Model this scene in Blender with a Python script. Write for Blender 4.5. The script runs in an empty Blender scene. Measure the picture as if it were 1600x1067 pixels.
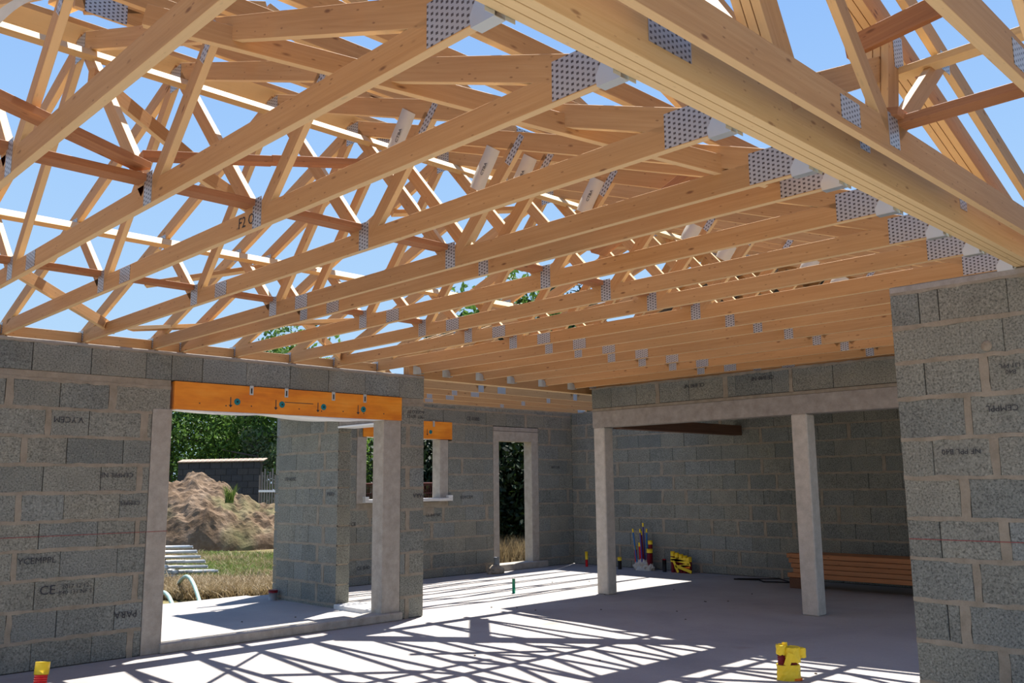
import bpy, bmesh, math, random
from mathutils import Vector, Matrix, noise
R = random.Random(7)
C = bpy.context.scene.collection
sc = bpy.context.scene
V = Vector

# ------------------------------------------------------------------ camera
f = V((0.6925, 0.7041, 0.1572)).normalized()
r = V((0.7139, -0.7001, -0.0104))
r = (r - f * r.dot(f)).normalized()
u = r.cross(f)
cam = bpy.data.cameras.new('camera')
cam.sensor_width = 36.0
cam.lens = 1398.5 / 1600 * 36
cam.clip_start = 0.05
cam.clip_end = 500
co = bpy.data.objects.new('camera', cam)
C.objects.link(co)
m = Matrix((r, u, -f)).transposed().to_4x4()
m.translation = V((0, 0, 1.52))
co.matrix_world = m
sc.camera = co

# ------------------------------------------------------------------ sky, sun, exposure
W = bpy.data.worlds.new('world')
sc.world = W
W.use_nodes = True
nt = W.node_tree
nt.nodes.clear()
out = nt.nodes.new('ShaderNodeOutputWorld')
bg = nt.nodes.new('ShaderNodeBackground')
tc = nt.nodes.new('ShaderNodeTexCoord')
sx = nt.nodes.new('ShaderNodeSeparateXYZ')
cr = nt.nodes.new('ShaderNodeValToRGB')
nt.links.new(tc.outputs['Generated'], sx.inputs[0])
nt.links.new(sx.outputs['Z'], cr.inputs[0])
nt.links.new(cr.outputs[0], bg.inputs[0])
nt.links.new(bg.outputs[0], out.inputs[0])
el = cr.color_ramp.elements
el[0].position = 0.0
el[0].color = (0.55, 0.76, 0.98, 1)
el[1].position = 1.0
el[1].color = (0.11, 0.24, 0.70, 1)
for p, c in ((0.18, (0.45, 0.69, 0.98, 1)), (0.36, (0.36, 0.60, 0.98, 1)), (0.55, (0.27, 0.50, 0.96, 1))):
    e = el.new(p)
    e.color = c
bg.inputs[1].default_value = 1.0

SUND = V((0.41, 0.21, 1.0)).normalized()
sl = bpy.data.lights.new('sun', 'SUN')
sl.energy = 13.0
sl.angle = math.radians(0.53)
sl.color = (1.0, 0.96, 0.90)
so = bpy.data.objects.new('sun', sl)
C.objects.link(so)
so.rotation_euler = SUND.to_track_quat('Z', 'Y').to_euler()
so.location = (10, 5, 30)

sc.view_settings.view_transform = 'Standard'
sc.view_settings.look = 'None'
sc.view_settings.exposure = 0.0
sc.view_settings.gamma = 1.0
sc.view_settings.use_curve_mapping = False

# ------------------------------------------------------------------ materials
class NT:
    def __init__(s, name, rough=0.8, spec=0.3):
        s.m = bpy.data.materials.new(name)
        s.m.use_nodes = True
        s.t = s.m.node_tree
        s.t.nodes.clear()
        s.o = s.n('OutputMaterial')
        s.b = s.n('BsdfPrincipled')
        s.b.inputs['Roughness'].default_value = rough
        s.b.inputs['Specular IOR Level'].default_value = spec
        s.l(s.b.outputs[0], s.o.inputs[0])
    def n(s, k):
        return s.t.nodes.new('ShaderNode' + k)
    def l(s, a, b):
        s.t.links.new(a, b)
    def coord(s, kind='Object', scale=(1, 1, 1), rand=0.0):
        c = s.n('TexCoord')
        mp = s.n('Mapping')
        mp.inputs['Scale'].default_value = scale
        if rand:
            oi = s.n('ObjectInfo')
            mu = s.n('Math')
            mu.operation = 'MULTIPLY'
            mu.inputs[1].default_value = rand
            s.l(oi.outputs['Random'], mu.inputs[0])
            ad = s.n('VectorMath')
            ad.operation = 'ADD'
            s.l(c.outputs[kind], ad.inputs[0])
            s.l(mu.outputs[0], ad.inputs[1])
            s.l(ad.outputs[0], mp.inputs[0])
        else:
            s.l(c.outputs[kind], mp.inputs[0])
        return mp.outputs[0]
    def noise(s, vec, scale, detail=4, rough=0.55, dist=0.0):
        t = s.n('TexNoise')
        t.inputs['Scale'].default_value = scale
        t.inputs['Detail'].default_value = detail
        t.inputs['Roughness'].default_value = rough
        t.inputs['Distortion'].default_value = dist
        s.l(vec, t.inputs['Vector'])
        return t.outputs['Fac']
    def ramp(s, fac, stops):
        c = s.n('ValToRGB')
        e = c.color_ramp.elements
        e[0].position, e[0].color = stops[0][0], (*stops[0][1], 1)
        e[1].position, e[1].color = stops[-1][0], (*stops[-1][1], 1)
        for p, col in stops[1:-1]:
            x = e.new(p)
            x.color = (*col, 1)
        s.l(fac, c.inputs[0])
        return c.outputs[0]
    def mix(s, fac, a, b, mode='MIX'):
        x = s.n('MixRGB')
        x.blend_type = mode
        for i, v in ((0, fac), (1, a), (2, b)):
            if isinstance(v, (int, float)):
                x.inputs[i].default_value = v
            elif isinstance(v, tuple):
                x.inputs[i].default_value = (*v, 1)
            else:
                s.l(v, x.inputs[i])
        return x.outputs[0]
    def random(s):
        return s.n('ObjectInfo').outputs['Random']
    def col(s, v):
        if isinstance(v, tuple):
            s.b.inputs['Base Color'].default_value = (*v, 1)
        else:
            s.l(v, s.b.inputs['Base Color'])
    def bump(s, h, strength=0.3, dist=0.01):
        b = s.n('Bump')
        b.inputs['Strength'].default_value = strength
        b.inputs['Distance'].default_value = dist
        s.l(h, b.inputs['Height'])
        s.l(b.outputs[0], s.b.inputs['Normal'])

def plain(name, col, rough=0.6, metal=0.0, var=0.0):
    k = NT(name, rough)
    k.b.inputs['Metallic'].default_value = metal
    if var:
        n = k.noise(k.coord(), 9)
        k.col(k.ramp(n, [(0.3, tuple(c * (1 - var) for c in col)), (0.7, tuple(min(1, c * (1 + var)) for c in col))]))
    else:
        k.col(col)
    return k.m

def wood(name, a, b, c, knot=0.85, rough=0.65, edge=True):
    k = NT(name, rough, 0.25)
    v = k.coord('Object', (0.9, 30, 30), 37.0)
    g = k.noise(v, 1.6, 5, 0.6, 1.2)
    base = k.ramp(g, [(0.30, tuple(.45*p+.55*q for p,q in zip(a,b))), (0.5, b), (0.72, tuple(.5*p+.5*q for p,q in zip(c,b)))])
    v2 = k.coord('Object', (0.35, 3, 3), 19.0)
    g2 = k.noise(v2, 1.5, 2)
    base = k.mix(0.22, base, k.ramp(g2, [(0.3, (0.55, 0.50, 0.46)), (0.7, (1, 1, 1))]), 'MULTIPLY')
    rr = k.ramp(k.random(), [(0.0, (0.86, 0.83, 0.80)), (0.5, (1, 1, 1)), (1.0, (1.0, 0.92, 0.82))])
    base = k.mix(1.0, base, rr, 'MULTIPLY')
    vo = k.n('TexVoronoi')
    vo.inputs['Scale'].default_value = 1.0
    k.l(k.coord('Object', (4.2, 13, 13), 53.0), vo.inputs['Vector'])
    kn = k.ramp(vo.outputs['Distance'], [(0.05, (1, 1, 1)), (0.12, (0, 0, 0))])
    base = k.mix(kn, base, k.mix(knot, base, (0.16, 0.065, 0.025)))
    vo2 = k.n('TexVoronoi')
    vo2.inputs['Scale'].default_value = 1.0
    k.l(k.coord('Object', (11, 30, 30), 71.0), vo2.inputs['Vector'])
    kn2 = k.ramp(vo2.outputs['Distance'], [(0.06, (1, 1, 1)), (0.13, (0, 0, 0))])
    base = k.mix(kn2, base, k.mix(knot * 0.75, base, (0.16, 0.065, 0.025)))
    # narrow edges painted paler: floor bounce put into the colour, besides cleaner planed wood
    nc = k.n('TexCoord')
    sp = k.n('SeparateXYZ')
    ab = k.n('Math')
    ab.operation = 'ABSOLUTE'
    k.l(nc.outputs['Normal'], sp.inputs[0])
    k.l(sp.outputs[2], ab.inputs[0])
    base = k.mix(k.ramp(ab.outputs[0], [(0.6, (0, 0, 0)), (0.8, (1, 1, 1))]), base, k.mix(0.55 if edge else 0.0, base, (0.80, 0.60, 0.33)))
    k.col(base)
    k.bump(g, 0.15, 0.004)
    return k.m

M = {}
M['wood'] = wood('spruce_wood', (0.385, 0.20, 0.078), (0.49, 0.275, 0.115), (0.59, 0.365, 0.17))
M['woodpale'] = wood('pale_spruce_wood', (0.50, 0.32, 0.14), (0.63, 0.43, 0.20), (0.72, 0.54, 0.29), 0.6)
M['woodbrown'] = wood('brown_treated_wood', (0.25, 0.10, 0.045), (0.38, 0.17, 0.075), (0.50, 0.25, 0.11), edge=False)
M['wooddark'] = wood('dark_wood', (0.07, 0.035, 0.02), (0.12, 0.06, 0.035), (0.17, 0.09, 0.055), edge=False)
M['woodgrey'] = wood('weathered_wood', (0.12, 0.11, 0.10), (0.20, 0.18, 0.165), (0.28, 0.26, 0.24), edge=False)

def orange():
    k = NT('orange_laminated_timber', 0.42, 0.4)
    g = k.noise(k.coord('Object', (1.0, 30, 30)), 1.5, 5, 0.6, 0.6)
    g2 = k.noise(k.coord('Object', (2.2, 5, 7)), 1.0, 4)
    c = k.ramp(g2, [(0.3, (0.62, 0.165, 0.010)), (0.55, (0.80, 0.27, 0.016)), (0.75, (0.85, 0.34, 0.04))])
    k.col(k.mix(0.3, c, k.ramp(g, [(0.3, (0.6, 0.5, 0.4)), (0.7, (1, 1, 1))]), 'MULTIPLY'))
    return k.m
M['orange'] = orange()

def block(name, a, b, c):
    k = NT(name, 0.95, 0.15)
    v = k.coord('Object', (1, 1, 1), 61.0)
    n = k.noise(v, 70, 3, 0.7)
    n2 = k.noise(v, 3.5, 4)
    base = k.ramp(n, [(0.36, tuple(x * 0.55 for x in a)), (0.46, a), (0.62, b), (0.72, c)])
    st = k.ramp(n2, [(0.3, (0.83, 0.83, 0.84)), (0.6, (1, 1, 1)), (0.8, (1.0, 0.96, 0.88))])
    base = k.mix(1.0, base, st, 'MULTIPLY')
    tone = k.ramp(k.random(), [(0.0, (0.76, 0.79, 0.80)), (0.3, (0.96, 0.97, 0.95)), (0.6, (1.06, 1.02, 0.94)), (0.8, (0.86, 0.87, 0.85)), (1.0, (1.0, 1.04, 1.08))])
    k.col(k.mix(1.0, base, tone, 'MULTIPLY'))
    k.bump(n, 0.5, 0.006)
    return k.m
M['block'] = block('concrete_block', (0.205, 0.205, 0.18), (0.27, 0.27, 0.235), (0.39, 0.39, 0.345))
M['blockdark'] = block('dark_concrete_block', (0.055, 0.055, 0.06), (0.075, 0.075, 0.08), (0.10, 0.10, 0.10))

def mortar(name, a, b):
    k = NT(name, 0.95, 0.15)
    v = k.coord('Object')
    n = k.noise(v, 9, 6, 0.65)
    n2 = k.noise(v, 90, 3)
    c = k.ramp(n, [(0.3, a), (0.7, b)])
    k.col(k.mix(0.25, c, k.ramp(n2, [(0.3, (0.6, 0.6, 0.6)), (0.7, (1, 1, 1))]), 'MULTIPLY'))
    k.bump(n, 0.4, 0.01)
    return k.m
M['mortar'] = mortar('mortar', (0.225, 0.188, 0.138), (0.335, 0.287, 0.22))
M['gap'] = plain('dry_joint', (0.05, 0.048, 0.045), 1.0)
M['concrete'] = mortar('cast_concrete', (0.44, 0.40, 0.335), (0.60, 0.55, 0.475))
M['jamb'] = mortar('jamb_concrete', (0.30, 0.265, 0.22), (0.43, 0.385, 0.325))
M['beamcon'] = mortar('board_marked_concrete', (0.26, 0.23, 0.20), (0.38, 0.345, 0.30))
M['whitecon'] = mortar('pale_concrete', (0.58, 0.56, 0.52), (0.72, 0.70, 0.65))

def floorm():
    k = NT('power_floated_slab', 0.75, 0.25)
    v = k.coord('Object')
    n = k.noise(v, 0.9, 6, 0.6, 0.4)
    n2 = k.noise(v, 45, 3)
    c = k.ramp(n, [(0.32, (0.275, 0.255, 0.24)), (0.5, (0.325, 0.30, 0.28)), (0.7, (0.36, 0.335, 0.31))])
    c = k.mix(0.12, c, k.ramp(n2, [(0.35, (0.5, 0.5, 0.5)), (0.65, (1, 1, 1))]), 'MULTIPLY')
    n3 = k.noise(v, 1.7, 2)
    c = k.mix(k.ramp(n3, [(0.68, (0, 0, 0)), (0.80, (0.55, 0.55, 0.55))]), c, (0.22, 0.15, 0.12))
    k.col(c)
    k.bump(n2, 0.08, 0.003)
    return k.m
M['floor'] = floorm()

def plate():
    k = NT('punched_galvanised_steel', 0.38, 0.5)
    k.b.inputs['Metallic'].default_value = 0.4
    v = k.coord('Object', (1, 1, 1))
    br = k.n('TexBrick')
    br.inputs['Scale'].default_value = 1.0
    br.inputs['Brick Width'].default_value = 0.021
    br.inputs['Row Height'].default_value = 0.024
    br.inputs['Mortar Size'].default_value = 0.0062
    br.inputs['Mortar Smooth'].default_value = 0.1
    br.inputs['Color1'].default_value = (0.06, 0.05, 0.05, 1)
    br.inputs['Color2'].default_value = (0.10, 0.09, 0.09, 1)
    br.inputs['Mortar'].default_value = (0.40, 0.40, 0.41, 1)
    # boards are laid in the X-Z plane of the plate mesh
    sp = k.n('SeparateXYZ')
    cb = k.n('CombineXYZ')
    k.l(v, sp.inputs[0])
    k.l(sp.outputs[2], cb.inputs[0])
    k.l(sp.outputs[0], cb.inputs[1])
    k.l(cb.outputs[0], br.inputs['Vector'])
    k.col(br.outputs['Color'])
    k.bump(br.outputs['Fac'], -0.3, 0.003)
    return k.m
M['plate'] = plate()
M['steel'] = plain('galvanised_steel', (0.56, 0.60, 0.60), 0.4, 0.8)
M['galv'] = plain('galvanised_tube_steel', (0.52, 0.53, 0.52), 0.5, 0.45, 0.12)
M['ink'] = plain('black_ink', (0.045, 0.045, 0.05), 0.9)
M['chalk'] = plain('red_chalk', (0.30, 0.06, 0.06), 0.9)
M['teal'] = plain('teal_plastic', (0.01, 0.17, 0.19), 0.4)
M['film'] = plain('white_plastic_film', (0.80, 0.81, 0.80), 0.35)
M['paper'] = plain('white_paper', (0.58, 0.54, 0.45), 0.8, 0, 0.05)
M['red'] = plain('red_conduit', (0.52, 0.010, 0.012), 0.35)
M['darkred'] = plain('dark_red_conduit', (0.16, 0.006, 0.012), 0.4)
M['blue'] = plain('blue_conduit', (0.012, 0.12, 0.34), 0.4)
M['violet'] = plain('violet_conduit', (0.06, 0.045, 0.22), 0.4)
M['yellow'] = plain('yellow_tape', (0.80, 0.55, 0.025), 0.4, 0, 0.12)
M['orangetape'] = plain('orange_tape', (0.80, 0.17, 0.01), 0.4)
M['green'] = plain('green_pipe', (0.005, 0.16, 0.085), 0.35)
M['pvc'] = plain('grey_pvc', (0.20, 0.22, 0.24), 0.4)
M['black'] = plain('black_steel', (0.02, 0.018, 0.018), 0.6, 0.3)
M['hose'] = plain('pale_green_hose', (0.30, 0.42, 0.36), 0.5, 0, 0.2)
M['underlay'] = mortar('roofing_underlay', (0.11, 0.10, 0.095), (0.15, 0.14, 0.13))
M['tile'] = mortar('clay_roof_tile', (0.28, 0.20, 0.15), (0.45, 0.36, 0.29))
M['rust'] = plain('rusty_wire', (0.12, 0.04, 0.03), 0.8)

def soil():
    k = NT('dug_earth', 1.0, 0.1)
    v = k.coord('Object')
    n = k.noise(v, 2.2, 8, 0.7)
    n2 = k.noise(v, 0.55, 3)
    c = k.ramp(n, [(0.25, (0.085, 0.052, 0.03)), (0.5, (0.175, 0.12, 0.078)), (0.75, (0.30, 0.22, 0.155))])
    k.col(k.mix(k.ramp(n2, [(0.52, (0, 0, 0)), (0.66, (0.5, 0.5, 0.5))]), c, (0.12, 0.15, 0.05)))
    k.bump(n, 0.8, 0.08)
    return k.m
M['soil'] = soil()
def ground():
    k = NT('dry_grass_ground', 1.0, 0.1)
    v = k.coord('Object')
    n = k.noise(v, 0.35, 6, 0.65)
    n2 = k.noise(v, 6, 6, 0.7)
    c = k.ramp(n, [(0.35, (0.07, 0.10, 0.03)), (0.5, (0.19, 0.165, 0.075)), (0.65, (0.28, 0.215, 0.12))])
    k.col(k.mix(0.6, c, k.ramp(n2, [(0.3, (0.35, 0.32, 0.28)), (0.7, (1.0, 1.0, 0.95))]), 'MULTIPLY'))
    k.bump(n2, 0.6, 0.05)
    return k.m
M['ground'] = ground()
def leaf(name, a, b, tr=0.35):
    k = NT(name, 0.6, 0.25)
    v = k.coord('Object')
    n = k.noise(v, 1.3, 3)
    n2 = k.noise(v, 17, 1)
    c = k.ramp(n, [(0.35, a), (0.65, b)])
    c = k.mix(0.5, c, k.ramp(n2, [(0.3, (0.5, 0.55, 0.4)), (0.7, (1, 1, 1))]), 'MULTIPLY')
    k.col(c)
    t = k.n('BsdfTranslucent')
    k.l(c, t.inputs[0])
    mx = k.n('MixShader')
    mx.inputs[0].default_value = tr
    k.l(k.b.outputs[0], mx.inputs[1])
    k.l(t.outputs[0], mx.inputs[2])
    k.l(mx.outputs[0], k.o.inputs[0])
    return k.m
M['leaf'] = leaf('bright_leaves', (0.12, 0.22, 0.03), (0.28, 0.42, 0.08))
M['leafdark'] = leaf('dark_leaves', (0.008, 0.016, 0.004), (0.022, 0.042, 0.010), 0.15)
M['leafgrey'] = leaf('grey_green_leaves', (0.10, 0.14, 0.07), (0.20, 0.25, 0.13))
M['leafmid'] = leaf('green_leaves', (0.07, 0.14, 0.025), (0.15, 0.26, 0.055), 0.35)
M['straw'] = leaf('straw', (0.22, 0.155, 0.08), (0.38, 0.29, 0.17), 0.25)
M['grass'] = leaf('grass', (0.09, 0.15, 0.03), (0.22, 0.28, 0.07), 0.3)
M['bark'] = plain('bark', (0.10, 0.085, 0.07), 0.95, 0, 0.3)

# ------------------------------------------------------------------ object helpers
def link(name, me, parent=None, loc=None, mw=None):
    o = bpy.data.objects.new(name, me)
    C.objects.link(o)
    if mw is None:
        mw = Matrix.Translation(V(loc) if loc is not None else V((0, 0, 0)))
    if parent is not None:
        o.parent = parent
        pm = parent['_w'] if False else PW[parent.name]
        mw = pm.inverted() @ mw
        PW[o.name] = pm @ mw
    else:
        PW[o.name] = mw.copy()
    o.matrix_basis = mw
    return o
PW = {}
def tag(o, label=None, cat=None, group=None, kind=None):
    if label: o['label'] = label
    if cat: o['category'] = cat
    if group: o['group'] = group
    if kind: o['kind'] = kind
    return o
def thing(name, loc, label, cat, group=None):
    o = link(name, None, None, loc)
    o.empty_display_size = 0.1
    return tag(o, label, cat, group)
def mesh(name, verts, faces, mats, mi=None, smooth=False):
    me = bpy.data.meshes.new(name)
    me.from_pydata([tuple(v) for v in verts], [], faces)
    for mt in (mats if isinstance(mats, (list, tuple)) else [mats]):
        me.materials.append(mt)
    if mi: me.polygons.foreach_set('material_index', mi)
    if smooth: me.polygons.foreach_set('use_smooth', [True] * len(me.polygons))
    me.update()
    return me
BF = [(0, 3, 2, 1), (4, 5, 6, 7), (0, 1, 5, 4), (1, 2, 6, 5), (2, 3, 7, 6), (3, 0, 4, 7)]
def bv(x0, x1, y0, y1, z0, z1):
    return [(x0, y0, z0), (x1, y0, z0), (x1, y1, z0), (x0, y1, z0), (x0, y0, z1), (x1, y0, z1), (x1, y1, z1), (x0, y1, z1)]
class MB:
    def __init__(s): s.v = []; s.f = []; s.m = []
    def box(s, x0, x1, y0, y1, z0, z1, mi=0):
        n = len(s.v); s.v += bv(x0, x1, y0, y1, z0, z1)
        s.f += [tuple(i + n for i in q) for q in BF]; s.m += [mi] * 6
    def poly(s, vs, fs, mi=0):
        n = len(s.v); s.v += [tuple(v) for v in vs]
        s.f += [tuple(i + n for i in q) for q in fs]; s.m += [mi] * len(fs)
    def mesh(s, name, mats, smooth=False): return mesh(name, s.v, s.f, mats, s.m, smooth)
CACHE = {}
def boxmesh(name, L, w, h, mat, bev=0.0015):
    L, w, h = round(L, 3), round(w, 4), round(h, 4)
    k = (L, w, h, mat.name, bev)
    if k not in CACHE:
        bm = bmesh.new()
        bmesh.ops.create_cube(bm, size=1)
        bmesh.ops.scale(bm, vec=(L, w, h), verts=bm.verts)
        if bev:
            bmesh.ops.bevel(bm, geom=list(bm.edges), offset=bev, segments=1, affect='EDGES')
        me = bpy.data.meshes.new(name)
        bm.to_mesh(me); bm.free()
        me.materials.append(mat)
        CACHE[k] = me
    return CACHE[k]
def frame(p0, p1, side):
    """matrix with X along p0->p1, Y near side, origin at the middle"""
    x = (p1 - p0).normalized()
    z = x.cross(side).normalized()
    y = z.cross(x)
    if z.z < 0: z = -z; y = -y
    mt = Matrix((x, y, z)).transposed().to_4x4()
    mt.translation = (p0 + p1) / 2
    return mt
def board(name, p0, p1, w, h, side, mat=None, parent=None, bev=0.0015):
    """beam from p0 to p1 (centre line), w across 'side', h the other way"""
    p0, p1, side = V(p0), V(p1), V(side)
    mat = mat or M['wood']
    me = boxmesh(name, (p1 - p0).length, w, h, mat, bev)
    return link(name, me, parent, mw=frame(p0, p1, side))
def abox(name, x0, x1, y0, y1, z0, z1, mat, parent=None, bev=0.003):
    me = boxmesh(name, x1 - x0, y1 - y0, z1 - z0, mat, bev)
    return link(name, me, parent, loc=((x0 + x1) / 2, (y0 + y1) / 2, (z0 + z1) / 2))
def tube(name, pts, rad, mat, parent=None, seg=12, rib=None, closed_ends=True, loc=None):
    """swept tube; rib=(pitch, depth) makes a corrugated conduit"""
    P = [V(p) for p in pts]
    o = V(loc) if loc is not None else P[0].copy()
    samples = []
    for a, b in zip(P[:-1], P[1:]):
        n = max(1, int((b - a).length / (rib[0] / 2))) if rib else 1
        for i in range(n): samples.append(a.lerp(b, i / n))
    samples.append(P[-1])
    vs, fs = [], []
    for i, p in enumerate(samples):
        d = (samples[min(i + 1, len(samples) - 1)] - samples[max(i - 1, 0)]).normalized()
        a = V((0, 0, 1)) if abs(d.z) < 0.9 else V((1, 0, 0))
        e1 = d.cross(a).normalized(); e2 = d.cross(e1)
        rr = rad if not rib else rad - (rib[1] if i % 2 else 0)
        for k in range(seg):
            t = 2 * math.pi * k / seg
            vs.append(p - o + (e1 * math.cos(t) + e2 * math.sin(t)) * rr)
    n = len(samples)
    for i in range(n - 1):
        for k in range(seg):
            k2 = (k + 1) % seg
            fs.append((i * seg + k, i * seg + k2, (i + 1) * seg + k2, (i + 1) * seg + k))
    if closed_ends:
        fs.append(tuple(range(seg))); fs.append(tuple((n - 1) * seg + k for k in reversed(range(seg))))
    return link(name, mesh(name, vs, fs, mat, smooth=not rib), parent, loc=o)
def printed(name, s, pos, ex, ez, size, mat, parent=None, loc=None):
    """flat lettering centred at pos: ex reading direction, ez up"""
    cu = bpy.data.curves.new('t', 'FONT')
    cu.body = s; cu.size = size; cu.align_x = 'CENTER'; cu.align_y = 'CENTER'; cu.extrude = 0.0004
    cu.resolution_u = 2
    ob = bpy.data.objects.new('t', cu)
    C.objects.link(ob)
    bpy.context.view_layer.update()
    me = bpy.data.meshes.new_from_object(ob.evaluated_get(bpy.context.evaluated_depsgraph_get()))
    bpy.data.objects.remove(ob); bpy.data.curves.remove(cu)
    me.materials.clear(); me.materials.append(mat)
    ex, ez = V(ex).normalized(), V(ez).normalized()
    mt = Matrix((ex, ez, ex.cross(ez))).transposed().to_4x4()
    mt.translation = V(pos)
    return link(name, me, parent, mw=mt)

# ------------------------------------------------------------------ block walls
def strip(mb, P, a0, a1, z0, z1, out, jit, rr, mi=1, vert=False):
    """uneven mortar strip on face; P(a,z,d) -> xyz, d = distance proud of the face"""
    n = max(2, int(((z1 - z0) if vert else (a1 - a0)) / 0.07))
    vs, fs = [], []
    for i in range(n + 1):
        t = i / n
        j0, j1 = rr.uniform(-jit, jit), rr.uniform(-jit, jit)
        if vert:
            z = z0 + (z1 - z0) * t
            q = [(a0 + j0, z), (a1 + j1, z)]
        else:
            a = a0 + (a1 - a0) * t
            q = [(a, z0 + j0), (a, z1 + j1)]
        for (a, z) in q: vs.append(P(a, z, out))
        for (a, z) in q: vs.append(P(a, z, -0.02))
    for i in range(n):
        b = i * 4
        fs += [(b, b + 1, b + 5, b + 4), (b + 2, b, b + 4, b + 6), (b + 1, b + 3, b + 7, b + 5)]
    mb.poly(vs, fs, mi)

def blockwall(name, axis, face, thick, sgn, rows, mat=None, back=True, seed=1, kind='structure', label=None, cat=None, bn='concrete_block'):
    """axis 'x' or 'y' = running direction; face = coordinate of the visible face, solid lies on the side sgn.
    rows: (z0, z1, [(a0, a1, [(joint, kind)])])"""
    rr = random.Random(seed)
    mat = mat or M['block']
    def P(a, z, d):
        c = face - sgn * d
        return (a, c, z) if axis == 'x' else (c, a, z)
    mb = MB()
    blocks = []
    for z0, z1, segs in rows:
        for a0, a1, js in segs:
            js = sorted(js)
            c0, c1 = sorted((face + sgn * 0.012, face + sgn * (thick - 0.012)))
            if axis == 'x': mb.box(a0 + 0.012, a1 - 0.012, c0, c1, z0, z1 + 0.001)
            else: mb.box(c0, c1, a0 + 0.012, a1 - 0.012, z0, z1 + 0.001)
            strip(mb, P, a0, a1, z1 - 0.013, z1 + 0.016, 0.0018, 0.0065, rr)
            if axis == 'x': mb.box(a0 + 0.003, a1 - 0.003, c0 + .008, c1 - .008, z1 - 0.008, z1 + 0.008, 1)
            else: mb.box(c0 + .008, c1 - .008, a0 + 0.003, a1 - 0.003, z1 - 0.008, z1 + 0.008, 1)
            cur = a0
            for p, k in js + [(a1, 'e')]:
                hw = {'d': 0.003, 't': 0.0015, 'w': rr.uniform(0.02, 0.034), 'e': 0}[k]
                if p - hw - cur > 0.02: blocks.append((cur, p - hw, z0 + 0.007, z1 - 0.007))
                if k == 'w': strip(mb, P, p - hw, p + hw, z0, z1, 0.001, 0.006, rr, vert=True)
                cur = p + hw
    w = link(name, mb.mesh(name, [M['gap'], M['mortar']]))
    tag(w, label, cat, None, kind)
    for a0, a1, z0, z1 in blocks:
        c0, c1 = sorted((face + sgn * rr.uniform(-0.0008, 0.0016), face + sgn * thick))
        if axis == 'x': abox(bn, a0, a1, c0, c1, z0, z1, mat, w, 0.004)
        else: abox(bn, c0, c1, a0, a1, z0, z1, mat, w, 0.004)
    return w
def autoj(a0, a1, off, rr, L=0.5):
    js = []
    a = a0 + off
    while a < a1 - 0.08:
        if a > a0 + 0.08: js.append((a, 'w' if rr.random() < 0.22 else ('d' if rr.random() < 0.35 else 't')))
        a += L
    return js

SET = 'structure'
# floor and ground
def slab(name, x0, x1, y0, y1, z0, z1, mat):
    o = abox(name, x0, x1, y0, y1, z0, z1, mat, None, 0.004)
    return tag(o, kind=SET)
slab('floor', -12, 13.3, -10, 11.85, -0.3, 0.0, M['floor'])  # main slab extended unseen behind the camera to bounce more light inside
slab('floor', 2.2, 6.55, 8.69, 12.15, -0.32, -0.02, M['floor'])
g = MB()
N = 70
vs = []; fs = []
for i in range(N + 1):
    for j in range(N + 1):
        x = -40 + 150 * i / N; y = -40 + 150 * j / N
        vs.append((x, y, -0.34 + 0.10 * noise.noise(V((x * 0.25, y * 0.25, 0))) - (0.0 if not (-4 < x < 14 and -5 < y < 12.6) else 0.3)))
for i in range(N):
    for j in range(N):
        a = i * (N + 1) + j
        fs.append((a, a + N + 1, a + N + 2, a + 1))
tag(link('ground', mesh('ground', vs, fs, M['ground'], smooth=True)), kind=SET)

# ---- wall on the left with the wide opening
ZA = [0.0, 0.240, 0.492, 0.743, 0.992, 1.236, 1.482, 1.727, 1.975, 2.222, 2.470, 2.805]
JA = [
[(2.606, 't'), (3.098, 't'), (3.436, 'w')],
[(2.417, 'w'), (2.793, 'd'), (3.283, 'd')],
[(2.6, 'd'), (3.092, 'd'), (3.457, 'w')],
[(2.424, 'w'), (2.791, 't'), (3.28, 't')],
[(2.603, 'd'), (3.092, 't'), (3.446, 'w')],
[(2.425, 'w'), (2.791, 't'), (3.273, 't')],
[(2.604, 'd'), (3.092, 'd'), (3.441, 'w')],
[(2.434, 'w'), (2.785, 'd'), (3.278, 'd')],
[(2.614, 'w'), (2.96, 'd'), (3.459, 'w')],
[(2.286, 'w'), (2.698, 'd'), (3.154, 'w')],
[(2.45, 'd'), (2.947, 'd'), (3.451, 't'), (3.7, 'd'), (4.014, 'd'), (4.493, 't'), (5.002, 'd'), (5.486, 'd'), (5.977, 't'), (6.471, 't')]]
rows = []
rr = random.Random(3)
for i in range(11):
    js = list(JA[i])
    a = js[0][0] - 0.5
    while a > -2.4:
        js.append((a, 'w' if rr.random() < 0.2 else 't')); a -= 0.5
    if i < 10:
        end = 3.70 if i == 9 else 3.53
        rows.append((ZA[i], ZA[i + 1], [(-2.5, end, js), (6.50, 6.84, [(6.60, 'w')] if i % 2 == 0 else [])]))
    else:
        rows.append((ZA[i] + 0.075, ZA[i + 1], [(-2.5, 6.84, js)]))
wallA = blockwall('wall_left', 'x', 8.49, 0.2, 1, rows, seed=11)
# second half of the opening course band: 2.47-2.545 mortar bed
abox('mortar_bed', -2.5, 3.7, 8.492, 8.688, 2.478, 2.55, M['mortar'], wallA, 0.004)
abox('mortar_bed', 6.5, 6.838, 8.492, 8.688, 2.478, 2.55, M['mortar'], wallA, 0.004)
abox('wall_capping', -2.5, 6.845, 8.488, 8.692, 2.80, 2.83, M['beamcon'], wallA, 0.006)
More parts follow.
